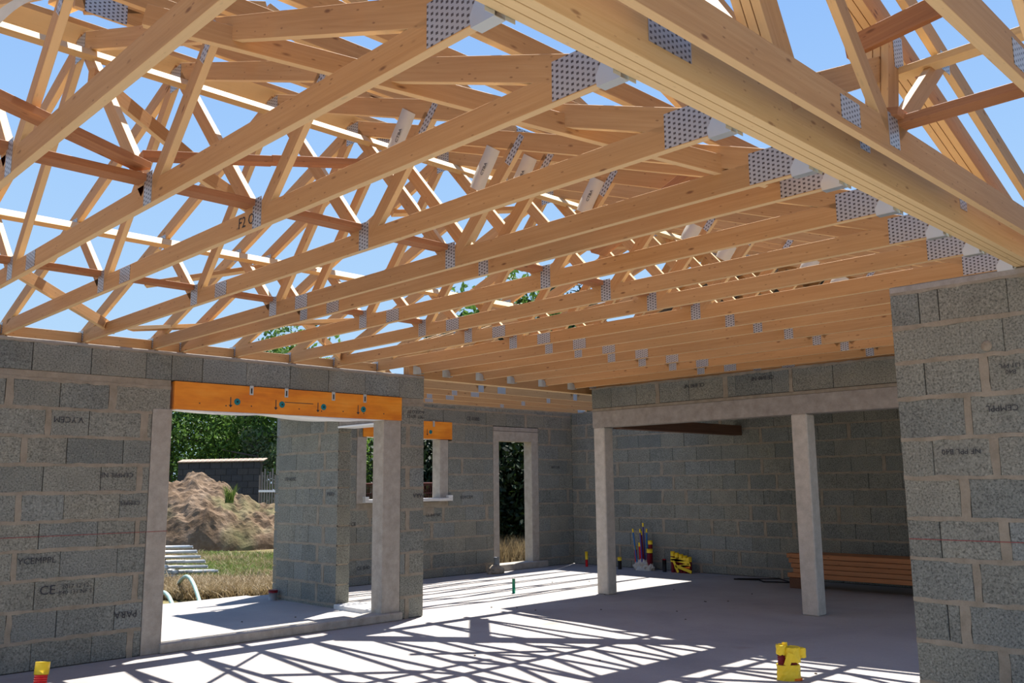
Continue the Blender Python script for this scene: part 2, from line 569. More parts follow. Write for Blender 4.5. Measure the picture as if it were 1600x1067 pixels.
# cast jambs and curb
abox('concrete_jamb', 3.535, 3.725, 8.486, 8.69, 0.0, 2.27, M['jamb'], wallA, 0.006)
abox('concrete_jamb', 6.24, 6.495, 8.486, 8.69, 0.0, 2.28, M['jamb'], wallA, 0.006)
abox('concrete_curb', 3.70, 6.50, 8.43, 8.69, 0.0, 0.09, M['jamb'], wallA, 0.01)

# ---- porch wall
ZE = [-0.02, 0.042, 0.284, 0.533, 0.768, 1.015, 1.265, 1.496, 1.722, 1.960, 2.205, 2.45, 2.70, 2.82]
rows = []
for i in range(len(ZE) - 1):
    if ZE[i + 1] - ZE[i] < 0.1: js = [(10.6, 't')]
    else: js = [(10.16 + (0.14 if i % 2 else 0), 'w'), (10.52 + (0.14 if i % 2 else 0), 't'), (10.86 + (0.14 if i % 2 else 0), 't')]
    rows.append((ZE[i], ZE[i + 1], [(9.85, 11.32, js)]))
wallE = blockwall('wall_porch', 'y', 6.53, 0.2, 1, rows, seed=5)
abox('concrete_threshold', 6.50, 6.86, 8.70, 9.845, -0.02, 0.055, M['whitecon'], wallE, 0.006)
abox('wall_lintel', 6.53, 6.73, 8.70, 9.845, 2.28, 2.81, M['beamcon'], wallE, 0.006)

# ---- far wall with window and door
ZB = [0.0, 0.145, 0.389, 0.63, 0.90, 1.15, 1.415, 1.69, 1.97, 2.245, 2.555, 2.80, 2.88]
rows = []
rr = random.Random(8)
for i in range(12):
    z0, z1 = ZB[i], ZB[i + 1]
    off = 0.0 if i % 2 else 0.25
    segs = []
    def seg(a0, a1): 
        segs.append((a0, a1, autoj(a0, a1, 0.31 + off, rr)))
    if z0 > 2.5: seg(6.86, 13.2)
    elif z0 > 2.2: seg(6.86, 8.26); seg(10.11, 11.08); seg(12.25, 13.2)
    elif z0 > 1.1: seg(6.86, 8.15); seg(10.03, 11.08); seg(12.25, 13.2)
    else: seg(6.86, 11.08); seg(12.25, 13.2)
    rows.append((z0, z1, segs))
wallB = blockwall('wall_back', 'x', 11.78, 0.2, 1, rows, seed=21)
cj = lambda *a: abox('concrete_jamb', *a, M['jamb'], wallB, 0.005)
cj(8.155, 8.335, 11.776, 11.98, 1.24, 2.28)
cj(9.84, 10.025, 11.776, 11.98, 1.24, 2.28)
cj(11.085, 11.225, 11.776, 11.98, 0.0, 2.30)
cj(12.06, 12.245, 11.776, 11.98, 0.0, 2.30)
abox('concrete_lintel', 11.085, 12.245, 11.774, 11.98, 2.29, 2.47, M['jamb'], wallB, 0.005)
abox('concrete_head', 11.085, 12.245, 11.776, 11.98, 2.475, 2.55, M['beamcon'], wallB, 0.005)
abox('door_step', 11.08, 12.40, 11.70, 11.98, 0.0, 0.115, M['jamb'], wallB, 0.008)
abox('mortar_patch', 8.15, 10.03, 11.777, 11.97, 1.15, 1.243, M['mortar'], wallB, 0.008)
abox('mortar_patch', 8.36, 9.72, 11.773, 11.79, 1.02, 1.155, M['mortar'], wallB, 0.008)
sill = tag(abox('window_sill', 8.27, 10.07, 11.70, 12.02, 1.25, 1.30, M['whitecon'], None, 0.006), 'pale precast concrete sill in the far wall window opening', 'window sill')
abox('sill_ear', 8.27, 8.345, 11.70, 11.78, 1.30, 1.345, M['whitecon'], sill, 0.005)
abox('sill_ear', 9.98, 10.07, 11.70, 11.78, 1.30, 1.345, M['whitecon'], sill, 0.005)

# ---- back right wall
rows = []
ZC = [0.0, 0.145, 0.389, 0.635, 0.885, 1.135, 1.385, 1.635, 1.885, 2.135, 2.385, 2.635, 2.88]
rr = random.Random(4)
for i in range(12):
    rows.append((ZC[i], ZC[i + 1], [(3.2, 11.78, autoj(3.2, 11.78, 0.25 * (i % 2) + 0.2, rr))]))
wallC = blockwall('wall_right', 'y', 13.2, 0.2, 1, rows, seed=31)
slab('wall_return', 13.2, 13.4, -4.5, 3.19, 0, 2.85, M['beamcon'])

# ---- beam on posts with a course of blocks
bx = tag(abox('concrete_beam', 9.82, 10.02, 0.5, 8.36, 2.30, 2.53, M['beamcon'], None, 0.006),
         'long cast concrete beam resting on two square posts', 'beam')
rr = random.Random(9)
rows = [(2.57, 2.85, [(0.5, 8.36, [(0.95, 't'), (1.45, 'd'), (1.95, 'w'), (2.45, 't'), (2.95, 't'), (3.45, 'd'), (3.95, 't'), (4.72, 'd'), (5.25, 'w'), (5.5, 't'), (6.0, 't'), (6.15, 'w'), (6.7, 't'), (7.2, 'w'), (7.56, 't'), (8.0, 't')])])]
wallF = blockwall('wall_over_beam', 'y', 9.82, 0.2, 1, rows, seed=41)
abox('mortar_bed', 9.822, 10.018, 0.5, 8.358, 2.531, 2.572, M['mortar'], wallF, 0.006)
for (y0, y1, lb) in ((8.145, 8.34, 'pale square concrete post at the free end of the beam'),
                     (5.075, 5.275, 'pale square concrete post in front of the lumber stack')):
    p = tag(abox('concrete_post', 9.815, 10.01, y0, y1, 0.0, 2.30, M['concrete'], None, 0.012), lb, 'post', 'concrete posts under the beam')
tag(board('timber_beam', (10.02, 8.07, 2.36), (13.2, 8.07, 2.36), 0.16, 0.16, (0, 1, 0), M['wooddark']), 'dark timber beam running from the post end back to the right wall', 'beam')

# ---- near right wall
ZD = [0.0, 0.215, 0.473, 0.735, 1.002, 1.262, 1.529, 1.789, 2.062, 2.311, 2.554, 2.80]
JD = [[(2.2, 't'), (1.75, 'w')], [(1.999, 'w')], [(2.313, 'd'), (2.207, 'w')], [(2.115, 'w')], [(2.318, 'd'), (1.928, 'w')],
      [(2.142, 'w')], [(2.321, 't'), (1.94, 'w')], [(2.079, 'w')], [(2.333, 'd'), (1.958, 'w')], [(1.825, 't')], [(2.335, 'd'), (2.206, 'd'), (1.78, 't')]]
rows = []
for i in range(11):
    js = list(JD[i]); a = min(j[0] for j in js) - 0.45
    while a > -4.3: js.append((a, 't')); a -= 0.5
    rows.append((ZD[i], ZD[i + 1], [(-4.5, 2.525, js)]))
wallD = blockwall('wall_right', 'y', 6.2, 0.2, 1, rows, seed=51)
abox('wall_capping', 6.198, 6.402, -4.5, 2.528, 2.80, 2.85, M['beamcon'], wallD, 0.008)
# mortar plug
bm = bmesh.new()
bmesh.ops.create_icosphere(bm, subdivisions=2, radius=1)
for v in bm.verts: v.co = V((v.co.x * 0.012, v.co.y * 0.035, v.co.z * 0.035)) * (1 + 0.12 * noise.noise(v.co * 3))
me = bpy.data.meshes.new('mortar_plug'); bm.to_mesh(me); bm.free(); me.materials.append(M['mortar'])
link('mortar_plug', me, wallD, loc=(6.2, 1.93, 2.37))

# red chalk level lines
abox('chalk_line', 2.0, 3.73, 8.4825, 8.485, 1.112, 1.116, M['chalk'], wallA, 0)
abox('chalk_line', 6.1955, 6.1985, -1.0, 2.52, 1.128, 1.132, M['chalk'], wallD, 0)

# block stamps
dn = (0, 0, -1); up = (0, 0, 1)
for s, x, z, rev, sz in (('V.YCEM', 2.78, 2.13, 1, .075), ('CEMPPL NF', 3.23, 1.64, 1, .06), ('CEMPPL', 3.36, 1.385, 1, .055), ('YCEMPPL', 2.60, .91, 0, .075),
                     ('CE', 2.70, .655, 0, .11), ('2017 12 12\nB40 131 NF S', 2.93, .65, 0, .05), ('PARA', 3.38, .39, 1, .085), ('1907 30Y12\nAGGLO 07', 6.71, 2.36, 1, .055), ('PARA', 6.76, 1.40, 1, .07)):
    printed('stamp_print', s, (x, 8.4795, z), (-1, 0, 0) if rev else (1, 0, 0), dn if rev else up, sz, M['ink'], wallA)
for s, x, z, rev, sz in (('CE 0380', 10.59, 2.66, 0, .09), ('EDYCEM', 10.44, 1.30, 0, .075), ('CE B40 NF', 9.69, 1.02, 0, .07), ('EDYCE', 8.03, .93, 0, .08), ('EDYC', 8.75, .78, 0, .08), ('CE B40', 8.3, .26, 0, .08), ('NF 2 B40', 12.71, 1.83, 1, .06)):
    printed('stamp_print', s, (x, 11.7695, z), (-1, 0, 0) if rev else (1, 0, 0), dn if rev else up, sz, M['ink'], wallB)
for s, y, z, rev, sz in (('20/041031', 11.0, 1.62, 1, .07), ('PARA', 10.0, 1.42, 1, .07)):
    printed('stamp_print', s, (6.5195, y, z), (0, 1, 0) if rev else (0, -1, 0), dn if rev else up, sz, M['ink'], wallE)
for s, y, z, rev, sz in (('CE B40 NF', 6.61, 2.76, 1, .07), ('CE B40 NF', 5.62, 2.77, 1, .07)):
    printed('stamp_print', s, (9.8095, y, z), (0, 1, 0) if rev else (0, -1, 0), dn if rev else up, sz, M['ink'], wallF)
for s, y, z, rev, sz in (('B40\n131 PPL', 1.80, 2.21, 1, .04), ('CEMPPL', 1.87, 1.965, 1, .055), ('NF PPL B40', 2.14, 1.70, 1, .05)):
    printed('stamp_print', s, (6.1895, y, z), (0, 1, 0) if rev else (0, -1, 0), dn if rev else up, sz, M['ink'], wallD)

# ------------------------------------------------------------------ orange lintels
lt = tag(abox('timber_lintel', 3.73, 6.49, 8.468, 8.66, 2.272, 2.545, M['orange'], None, 0.004),
         'long orange laminated timber lintel over the wide opening of the left wall', 'lintel')
def disc(par, x, z, y=8.466, rad=0.036):
    bm = bmesh.new()
    bmesh.ops.create_cone(bm, cap_ends=True, segments=20, radius1=rad, radius2=rad * 0.85, depth=0.008)
    bmesh.ops.rotate(bm, verts=bm.verts, cent=(0, 0, 0), matrix=Matrix.Rotation(math.pi / 2, 3, 'X'))
    me = bpy.data.meshes.new('fixing_disc'); bm.to_mesh(me); bm.free(); me.materials.append(M['teal'])
    o = link('fixing_disc', me, par, loc=(x, y, z))
    abox('screw_head', x - 0.008, x + 0.008, y - 0.008, y - 0.003, z - 0.008, z + 0.008, M['black'], o, 0.001)
    mb = MB()
    mb.box(x - 0.077, x - 0.069, y - 0.001, y + 0.001, z - 0.04, z + 0.045)
    mb.poly([(x - 0.095, y - 0.001, z - 0.035), (x - 0.051, y - 0.001, z - 0.035), (x - 0.073, y - 0.001, z - 0.062)], [(0, 1, 2)])
    link('arrow_print', mb.mesh('arrow_print', [M['ink']]), par)
for x in (4.387, 4.899, 5.412, 5.939): disc(lt, x, 2.377)
for x in (4.539, 4.945, 5.533, 5.954):
    b = abox('strap_bracket', x - 0.021, x + 0.021, 8.460, 8.467, 2.455, 2.552, M['steel'], lt, 0.001)
    abox('strap_slot', x - 0.007, x + 0.007, 8.4585, 8.4605, 2.470, 2.525, M['black'], b, 0)
abox('router_slot', 4.93, 5.28, 8.4665, 8.4685, 2.400, 2.407, M['ink'], lt, 0)
for k in range(9): abox('nail_hole', 3.98 + 0.28 * k, 3.992 + 0.28 * k, 8.466, 8.469, 2.335 - 0.01 * (k % 2), 2.347 - 0.01 * (k % 2), M['ink'], lt, 0)
lt2 = tag(abox('timber_lintel', 8.26, 10.10, 11.758, 11.96, 2.285, 2.58, M['orange'], None, 0.004),
          'short orange laminated timber lintel over the window in the far wall', 'lintel')
disc(lt2, 9.62, 2.40, 11.756); disc(lt2, 8.75, 2.40, 11.756)
b = abox('strap_bracket', 9.665, 9.705, 11.750, 11.757, 2.49, 2.59, M['steel'], lt2, 0.001)
def film(name, x0, x1, y0, y1, z, sag, label, parent=None):
    n = 36; vs = []; fs = []
    for i in range(n + 1):
        t = i / n
        for j, y in enumerate((y0, (y0 + y1) / 2, y1)):
            w = sag * (0.45 + 0.55 * math.sin(t * 9.0 + j) * math.sin(t * 3.1)) * min(1, 6 * t, 6 * (1 - t))
            vs.append((x0 + (x1 - x0) * t, y, z - abs(w)))
        vs.append((x0 + (x1 - x0) * t, y0 + 0.002, z - 0.001))
        vs.append((x0 + (x1 - x0) * t, y1 - 0.002, z - 0.001))
    for i in range(n):
        a = i * 5; c = a + 5
        fs += [(a, a + 1, c + 1, c), (a + 1, a + 2, c + 2, c + 1), (a + 3, a, c, c + 3), (a + 2, a + 4, c + 4, c + 2), (a + 4, a + 3, c + 3, c + 4)]
    o = link(name, mesh(name, vs, fs, M['film'], smooth=True), parent)
    if not parent: tag(o, label, 'plastic film')
    return o
film('plastic_film', 3.76, 6.24, 8.47, 8.67, 2.271, 0.045, 'wavy white protective film hanging under the long orange lintel')
film('plastic_film', 8.34, 9.83, 11.77, 11.95, 2.284, 0.015, 'thin white film under the short orange window lintel')
pf = abox('window_head_strip', 6.50, 6.76, 8.72, 9.83, 2.255, 2.279, M['film'], wallE, 0.003)

# ------------------------------------------------------------------ roof trusses
SL = 0.35
def zl(y): return 2.90 + SL * (8.65 - y)
plates = {}
def platemesh(w, h):
    k = (w, h)
    if k not in plates:
        plates[k] = boxmesh('nail_plate', w, 0.0016, h, M['plate'], 0)
    return plates[k]
def nail_plate(par, P, ux, uz, nrm, w, h):
    mt = Matrix((ux, nrm, uz)).transposed().to_4x4()
    mt.translation = P
    return link('nail_plate', platemesh(w, h), par, mw=mt)

ORD = ['first', 'second', 'third', 'fourth', 'fifth', 'sixth', 'seventh', 'eighth', 'ninth', 'tenth', 'eleventh', 'twelfth', 'thirteenth', 'fourteenth', 'fifteenth', 'sixteenth', 'seventeenth', 'eighteenth', 'nineteenth', 'twentieth', 'twenty-first', 'twenty-second']
T = 0.036
def fink(name, fixed, axis, h0, h1, zb, label, cat, group, ply=1, tail0=0.45, tail1=0.0, depth=0.11, tdepth=0.105, slope=SL, mat=None, hz=0.05, faces=(-1,), webs=True, wd=0.085):
    """W truss; fixed = coordinate of near face, h0/h1 = heel coordinates along the span, zb = underside"""
    def Q(a, z, d=T / 2): return V((fixed + d, a, z)) if axis == 'y' else V((a, fixed + d, z))
    side = V((1, 0, 0)) if axis == 'y' else V((0, 1, 0))
    al = V((0, 1, 0)) if axis == 'y' else V((1, 0, 0))
    s = 1 if h1 > h0 else -1
    root = thing(name, Q(h0, zb), label, cat, group)
    span = abs(h1 - h0)
    ap = (h0 + h1) / 2
    zt = lambda a: zb + hz + slope * (span / 2 - abs(a - ap))
    for p in range(ply):
        dd = T / 2 + p * (T + 0.002)
        board('bottom_chord', Q(h0 - s * 0.04, zb + depth / 2, dd), Q(h1 + s * 0.04, zb + depth / 2, dd), T, depth, side, mat, root)
        e0, e1 = h0 - s * tail0, h1 + s * tail1
        board('top_chord', Q(e0, zt(e0), dd), Q(ap, zt(ap), dd), T, tdepth, side, mat, root)
        board('top_chord', Q(ap, zt(ap), dd), Q(e1, zt(e1), dd), T, tdepth, side, mat, root)
        n1, n2 = h0 + s * span * 0.255, h0 + s * span * 0.745
        b1, b2 = h0 + s * span * 0.345, h0 + s * span * 0.660
        if webs:
            zc = zb + depth * 0.75
            for a, za, b, zbb in ((n1, zt(n1) - 0.03, b1 - s * 0.04, zc), (b1 + s * 0.04, zc, ap - s * 0.05, zt(ap) - 0.06), (ap + s * 0.05, zt(ap) - 0.06, b2 - s * 0.05, zc), (b2 + s * 0.05, zc, n2, zt(n2) - 0.03)):
                board('web', Q(a, za, dd), Q(b, zbb, dd), T, wd, side, mat, root)
    for fc in faces:
        d = -0.0009 if fc < 0 else ply * (T + 0.002) - 0.002 + 0.0009
        nrm = side * fc
        sn = V((0, 0, 1))
        ts = (al * s + V((0, 0, slope))).normalized()
        def npl(a, z, w, h, ux=al, uz=sn): nail_plate(root, Q(a, z, d), ux, uz, side, w, h)
        npl(h0 + s * 0.03, zb + 0.06, 0.13, 0.10)
        if webs:
            npl(b1, zb + depth * 0.72, 0.105, 0.15)
            npl(b1 + s * 0.42, zb + depth / 2, 0.17, 0.10)
            npl(b2, zb + depth * 0.72, 0.09, 0.16)
            w4 = (Q(n2, zt(n2)) - Q(b2, zb)).normalized()
            npl(n1, zt(n1) - 0.05, 0.11, 0.10)
            npl(ap, zt(ap) - 0.05, 0.14, 0.15)
            nx = w4; nz = nx.cross(side).normalized()
            npl(n2 - s * 0.005, zt(n2) - 0.055, 0.19, 0.05, nx, nz)
        npl(h1 - s * 0.12, zb + depth * 0.72, 0.22, 0.15)
    return root

G1 = 'timber roof trusses spanning from the left wall to the long girder'
XT = [0.42, 1.04, 1.64, 2.21, 2.88, 3.53, 3.81, 4.39, 5.04, 5.60, 6.20, 6.72, 7.18, 7.74, 8.30, 8.90, 9.50]
notes = {0: 'nearest at the top left corner, mostly out of frame', 1: 'next to the top left corner', 4: 'first one with a white paper tag', 5: 'second one with a white paper tag', 6: 'close beside its neighbour over the opening'}
for i, x in enumerate(XT):
    lb = 'pale spruce W-web roof truss, %s from the camera side over the left wall' % ORD[i]
    heel = 8.65 if x < 6.7 else 8.40
    tr = fink('roof_truss', x, 'y', 8.65, 1.80, 2.85, lb, 'roof truss', G1, tail0=0.45 if x < 6.7 else 0.0)
    if i == 3: printed('pencil_mark', 'F2 O', (2.2085, 4.24, 2.905), (0, -1, 0), (0, 0, 1), 0.085, M['ink'], tr)
for i, x in enumerate([9.86, 10.5, 11.1, 11.7, 12.3, 12.95]):
    fink('roof_truss', x, 'y', 8.40, 0.6, 2.86, 'spruce roof truss over the room behind the concrete beam, %s from the beam' % ORD[i], 'roof truss', 'roof trusses behind the beam', tail0=0, faces=(-1,))

# joist hangers on the girder
def hanger(p, label, sx=1, ax='y'):
    t = thing('joist_hanger', p, label, 'joist hanger', 'galvanised hangers along the girder')
    x, y, z = p
    me = CACHE.get('hang')
    if me is None:
        mb = MB()
        w = T / 2 + 0.003
        for s in (-1, 1):
            pr = [(s * w, 0, -0.004), (s * w, 0.10, -0.004), (s * w, 0.105, 0.03), (s * w, 0.08, 0.075), (s * w, 0.0, 0.10)]
            pr2 = [(s * (w + 0.002), q[1], q[2]) for q in pr]
            n = len(pr)
            mb.poly(pr + pr2, [tuple(range(n)), tuple(reversed(range(n, 2 * n)))] + [(k, (k + 1) % n, n + (k + 1) % n, n + k) for k in range(n)])
        mb.box(-w - 0.002, w + 0.002, 0, 0.10, -0.006, -0.003)
        mb.box(-w - 0.04, -w, -0.002, 0.0, -0.004, 0.11); mb.box(w, w + 0.04, -0.002, 0.0, -0.004, 0.11)
        me = mb.mesh('hanger_shoe', [M['steel']])
        CACHE['hang'] = me
    mt = Matrix.Translation(V(p)) @ Matrix.Rotation(0 if sx > 0 else math.pi, 4, 'Z')
    link('hanger_shoe', me, t, mw=mt)
for i, x in enumerate(XT[1:11]):
    hanger((x + T / 2, 1.722, 2.846), 'small galvanised steel hanger holding the %s roof truss on the long girder' % ORD[i + 1])

# long triple girder and trusses beyond it (running away to the right wall)
def girder():
    t = thing('girder_truss', (6.3, 1.66, 2.87), 'heavy three-ply timber girder truss crossing the top right and resting on the near right wall', 'girder')
    side = (0, 1, 0)
    for p in range(3):
        y = 1.72 - T / 2 - p * (T + 0.003)
        board('bottom_chord', (-2.0, y, 2.965), (6.42, y, 2.965), T, 0.22, side, M['woodpale'], t)
        z = lambda x: 2.93 + 0.345 * (6.45 - x)
        board('top_chord', (6.85, y, z(6.85)), (2.30, y, z(2.30)), T, 0.15, side, None, t)
        board('top_chord', (2.30, y, z(2.30)), (-2.0, y, z(2.30) - 0.345 * 4.3), T, 0.15, side, None, t)
        board('web', (3.22, y, 3.0), (2.50, y, z(2.5)), T, 0.15, side, None, t)
        board('web', (4.22, y, 3.62), (4.12, y, 3.04), T, 0.12, side, None, t)
    y = 1.72 - T / 2
    for p in range(2):
        board('web', (3.02, y - p * 0.039, 2.98), (4.27, y - p * 0.039, 3.545), T, 0.12, side, None, t)
    for (x, z, w, h) in ((2.33, 2.99, 0.24, 0.13), (3.80, 3.02, 0.10, 0.10), (5.0, 3.0, 0.10, 0.10)):
        nail_plate(t, V((x, 1.72 - 3 * T - 0.0075, z)), V((1, 0, 0)), V((0, 0, 1)), V((0, 1, 0)), w, h)
    nail_plate(t, V((4.27, 1.72 - 3 * T - 0.0075, 3.60)), V((1, 0, 0)), V((0, 0, 1)), V((0, 1, 0)), 0.11, 0.18)
girder()
for i, (y, lb) in enumerate(((1.464, 'spruce roof truss running beside the triple girder, crossing the top right'),
                             (0.845, 'spruce roof truss crossing the top right corner, nearer than the girder'),
                             (0.225, 'spruce roof truss barely seen at the extreme top right corner'))):
    fink('roof_truss', y, 'x', 6.5, -1.4, 2.905, lb, 'roof truss', 'roof trusses beyond the girder', tail0=0.35, depth=0.15, mat=None, faces=(-1,), hz=0.0, slope=0.355, wd=0.09)
tag(board('roof_brace', (3.12, 2.0, 3.62), (2.80, 1.62, 3.11), 0.07, 0.07, (0.56, -0.83, 0)), 'short slanting spruce brace rising behind the girder at the top edge', 'brace')
# laterals on the right roof
def lat(p0, p1, w, h, side, label, mat=None, group='loose timber braces on the roof trusses'):
    return tag(board('timber_brace', p0, p1, w, h, side, mat), label, 'brace', group)
lat((4.30, 1.62, 3.50), (4.30, -0.6, 3.52), 0.09, 0.036, (1, 0, 0), 'thin sunlit batten crossing the upper right roof trusses at mid height', M['woodpale'])
lat((3.87, 1.50, 3.075), (3.87, 0.80, 3.075), 0.10, 0.036, (1, 0, 0), 'brown board lying across two chords at the upper right', M['woodbrown'])
lat((3.80, 1.66, 3.14), (3.80, 1.43, 3.09), 0.10, 0.036, (1, 0, 0), 'short brown board end on top of the triple girder', M['woodbrown'])
lat((3.90, 1.70, 3.52), (3.90, 1.27, 3.57), 0.036, 0.10, (1, 0, 0), 'short thick brown block between the upper right rafters', M['woodbrown'])

# braces of the left roof
lat((-1.5, 4.20, 2.99), (9.8, 4.20, 2.99), 0.10, 0.036, (0, 1, 0), 'long brown lateral lying on the bottom chords, girder side', M['woodbrown'])
lat((-1.5, 6.33, 2.99), (9.8, 6.33, 2.99), 0.09, 0.036, (0, 1, 0), 'long brown lateral lying on the bottom chords, left wall side', M['woodbrown'])
lat((-1.5, 6.735, 3.405), (7.0, 6.735, 3.405), 0.09, 0.036, (0, 1, 1.0), 'long sunlit batten under the rafters just above the left wall', M['woodpale'])
lat((-1.5, 5.03, 3.935), (9.0, 5.03, 3.935), 0.09, 0.036, (0, 1, 1.0), 'long sunlit batten just below the ridge', M['woodpale'])
lat((-1.5, 5.34, 4.19), (7.3, 5.34, 4.19), 0.30, 0.036, (0, 1, 0), 'wide ridge plank running along the top of the roof', M['wood'])
lat((7.2, 5.48, 4.12), (9.3, 5.48, 4.12), 0.50, 0.03, (0, 1, -0.2), 'broad plank near the ridge at its far end', M['wood'])
def zu(y): return 2.90 + SL * (8.65 - y) - 0.075
lat((0.42, 3.49, 3.02), (1.64, 4.20, 3.055), 0.09, 0.036, (0.5, -0.86, 0), 'slanting brown brace dropping to the chord at the far left', M['woodbrown'])
lat((1.55, 4.74, 3.685), (2.45, 5.44, 3.627), 0.036, 0.09, (0.6, -0.8, 0), 'light diagonal brace under the ridge at the upper left')
lat((2.1, 4.78, 3.345), (2.85, 5.28, 3.318), 0.036, 0.09, (0.6, -0.8, 0), 'light diagonal brace with pencil marks left of the paper tags')
lat((1.9, 7.04, 3.08), (3.0, 8.16, 2.93), 0.036, 0.09, (0.7, -0.7, 0), 'light diagonal brace running down to the top of the left wall')
lat((4.4, 7.3, 3.08), (5.6, 8.45, 2.95), 0.036, 0.09, (0.7, -0.7, 0), 'light diagonal brace running down to the wall over the orange lintel')
lat((1.66, 4.29, 3.14), (2.32, 4.18, 3.25), 0.09, 0.036, (0, 1, 0), 'short brown brace by the second nail plate', M['woodbrown'])
lat((2.30, 4.18, 3.25), (3.05, 4.04, 3.37), 0.09, 0.036, (0, 1, 0), 'level brown brace crossing the webs at upper middle left', M['woodbrown'])
lat((4.315, 2.60, 3.41), (4.315, 3.6, 2.99), 0.14, 0.05, (1, 0, 0), 'rough brown plank end wedged above the chord below the hangers', M['woodbrown'])
lat((1.35, 3.53, 3.46), (3.75, 2.06, 2.95), 0.036, 0.095, (0.5, 0.85, 0), 'long diagonal brace under the girder side rafters', M['wood'])
lat((3.3, 8.55, 3.02), (4.9, 6.5, 3.02), 0.036, 0.10, (0, 0, 1), 'loose long board lying over the chords above the orange lintel')
for k, (xa, ya, xb, yb) in enumerate(((5.2, 7.55, 6.3, 6.75), (6.6, 7.4, 7.7, 6.6), (3.0, 7.5, 4.2, 6.7), (6.2, 5.9, 7.4, 5.4), (4.4, 5.9, 5.6, 5.4))):
    lat((xa, ya, zu(ya)), (xb, yb, zu(yb)), 0.09, 0.036, (1, 1, 0), 'light diagonal brace under the rafters, %s of the five along the wall slope' % ORD[k])

# second (wing) roof beyond the end of the left wall
t = thing('girder_truss', (9.8, 8.5, 2.80), 'three-ply girder continuing the line of the left wall to the beam end', 'girder')
for p in range(3):
    y = 8.50 + T / 2 + p * (T + 0.003)
    board('bottom_chord', (6.62, y, 2.90), (10.05, y, 2.90), T, 0.20, (0, 1, 0), None, t)
for i, x in enumerate([x for x in XT if x > 6.7]):
    h = thing('joist_hanger', (x + T / 2, 8.45, 2.85), 'dark steel hanger under the %s truss end past the left wall' % ORD[i], 'joist hanger', 'hangers past the left wall')
    link('hanger_shoe', CACHE['hang'], h, mw=Matrix.Translation(V((x + T / 2, 8.497, 2.846))) @ Matrix.Rotation(math.pi, 4, 'Z'))
for i, y in enumerate((9.72, 10.32, 10.92, 11.45, 11.84)):
    fink('roof_truss', y, 'x', 6.62, 13.25, 2.86, 'roof truss over the far window bay, %s from the wall end' % ORD[i], 'roof truss', 'roof trusses over the far window bay', tail0=0.55 if i < 3 else 0.0, hz=0.05)
fc = tag(board('fascia_board', (6.03, 9.45, 2.75), (6.03, 11.4, 2.75), 0.027, 0.20, (1, 0, 0)), 'fascia board at the eave above the porch', 'fascia board')
tag(board('soffit_board', (6.30, 9.45, 2.84), (6.30, 11.4, 2.84), 0.50, 0.02, (1, 0, 0), M['wood']), 'boarded soffit between the porch wall and its fascia', 'soffit')
# valley planks
lat((6.55, 8.60, 3.03), (9.65, 5.45, 4.13), 0.30, 0.03, (0.7, 0.7, 0), 'wide valley plank running up the roof from the end of the left wall', M['wood'])
lat((12.9, 8.40, 3.03), (9.95, 5.45, 4.13), 0.30, 0.03, (-0.7, 0.7, 0), 'wide valley plank on the far side of the roof', M['wood'])
lat((7.5, 7.4, 3.44), (8.6, 8.6, 3.52), 0.22, 0.03, (0.7, -0.7, 0), 'cross plank bridging the valley', M['wood'])
# valley sheathing of the near roof, at the upper left
for k, (xa, ya, xb, yb) in enumerate(((1.52, 5.27, 1.68, 4.66), (1.64, 5.02, 1.84, 4.45), (1.79, 4.74, 2.03, 4.18), (1.95, 4.38, 2.24, 3.95), (2.12, 4.06, 2.46, 3.72))):
    lat((xa, ya, 4.28), (xb, yb, 4.26), 0.13, 0.024, (0.9, 0.4, 0), 'plank of the valley boarding seen at the top edge, %s in the row' % ORD[k], M['wood'], 'valley boarding planks')

for i, y in enumerate((2.32, 2.92, 3.52, 4.12, 4.72)):
    h = 3.95 - (y - 1.8) * 0.986
    fink('valley_truss', y, 'x', 2.55 + h, 2.55 - h, 2.98 + SL * (y - 1.8) + 0.03, 'small valley frame standing on the girder side slope, %s from the girder' % ORD[i], 'roof truss', 'valley frames on the near roof slope', tail0=0.0, tdepth=0.10, hz=0.03, slope=0.355, webs=False, depth=0.09)

# boarded part of the roof behind the beam
rb = thing('roof_boarding', (11, 5.2, 3.0), 'dark underside of the boarded and felted roof over the room behind the beam', 'roof boarding')  # boards run on past the back wall, added length shading the lumber stack
def deckstrip(name, P, a0, a1, b0, b1, along, z):
    pass
rr = random.Random(12)
slope_n = V((0, 1, -SL)).normalized(); slope_s = V((0, 1, SL)).normalized()
def zn(y): return 2.98 + SL * (8.65 - y) + 0.045
def zs(y): return 2.98 + SL * (y - 1.80) + 0.045
y = 5.30
while y < 8.62:                                   # far slope, boards along X
    w = 0.30
    board('roofing_board', (9.10 if y < 8.2 else 9.1, y + w / 2, zn(y + w / 2)), (15.0, y + w / 2, zn(y + w / 2)), w * 1.0595 - rr.choice([0.0, 0.0, 0.0, 0.0, 0.0, 0.0, 0.013]), 0.02, slope_n, M['underlay'], rb, 0)
    y += w
y = 1.5
while y < 5.28:
    w = 0.30
    board('roofing_board', (9.05, y + w / 2, zs(y + w / 2)), (15.0, y + w / 2, zs(y + w / 2)), w * 1.0595 - rr.choice([0.0, 0.0, 0.0, 0.0, 0.0, 0.0, 0.013]), 0.02, slope_s, M['underlay'], rb, 0)
    y += w
board('ridge_board', (9.1, 5.28, 4.24), (15.0, 5.28, 4.24), 0.30, 0.02, (0, 1, 0), M['underlay'], rb, 0)

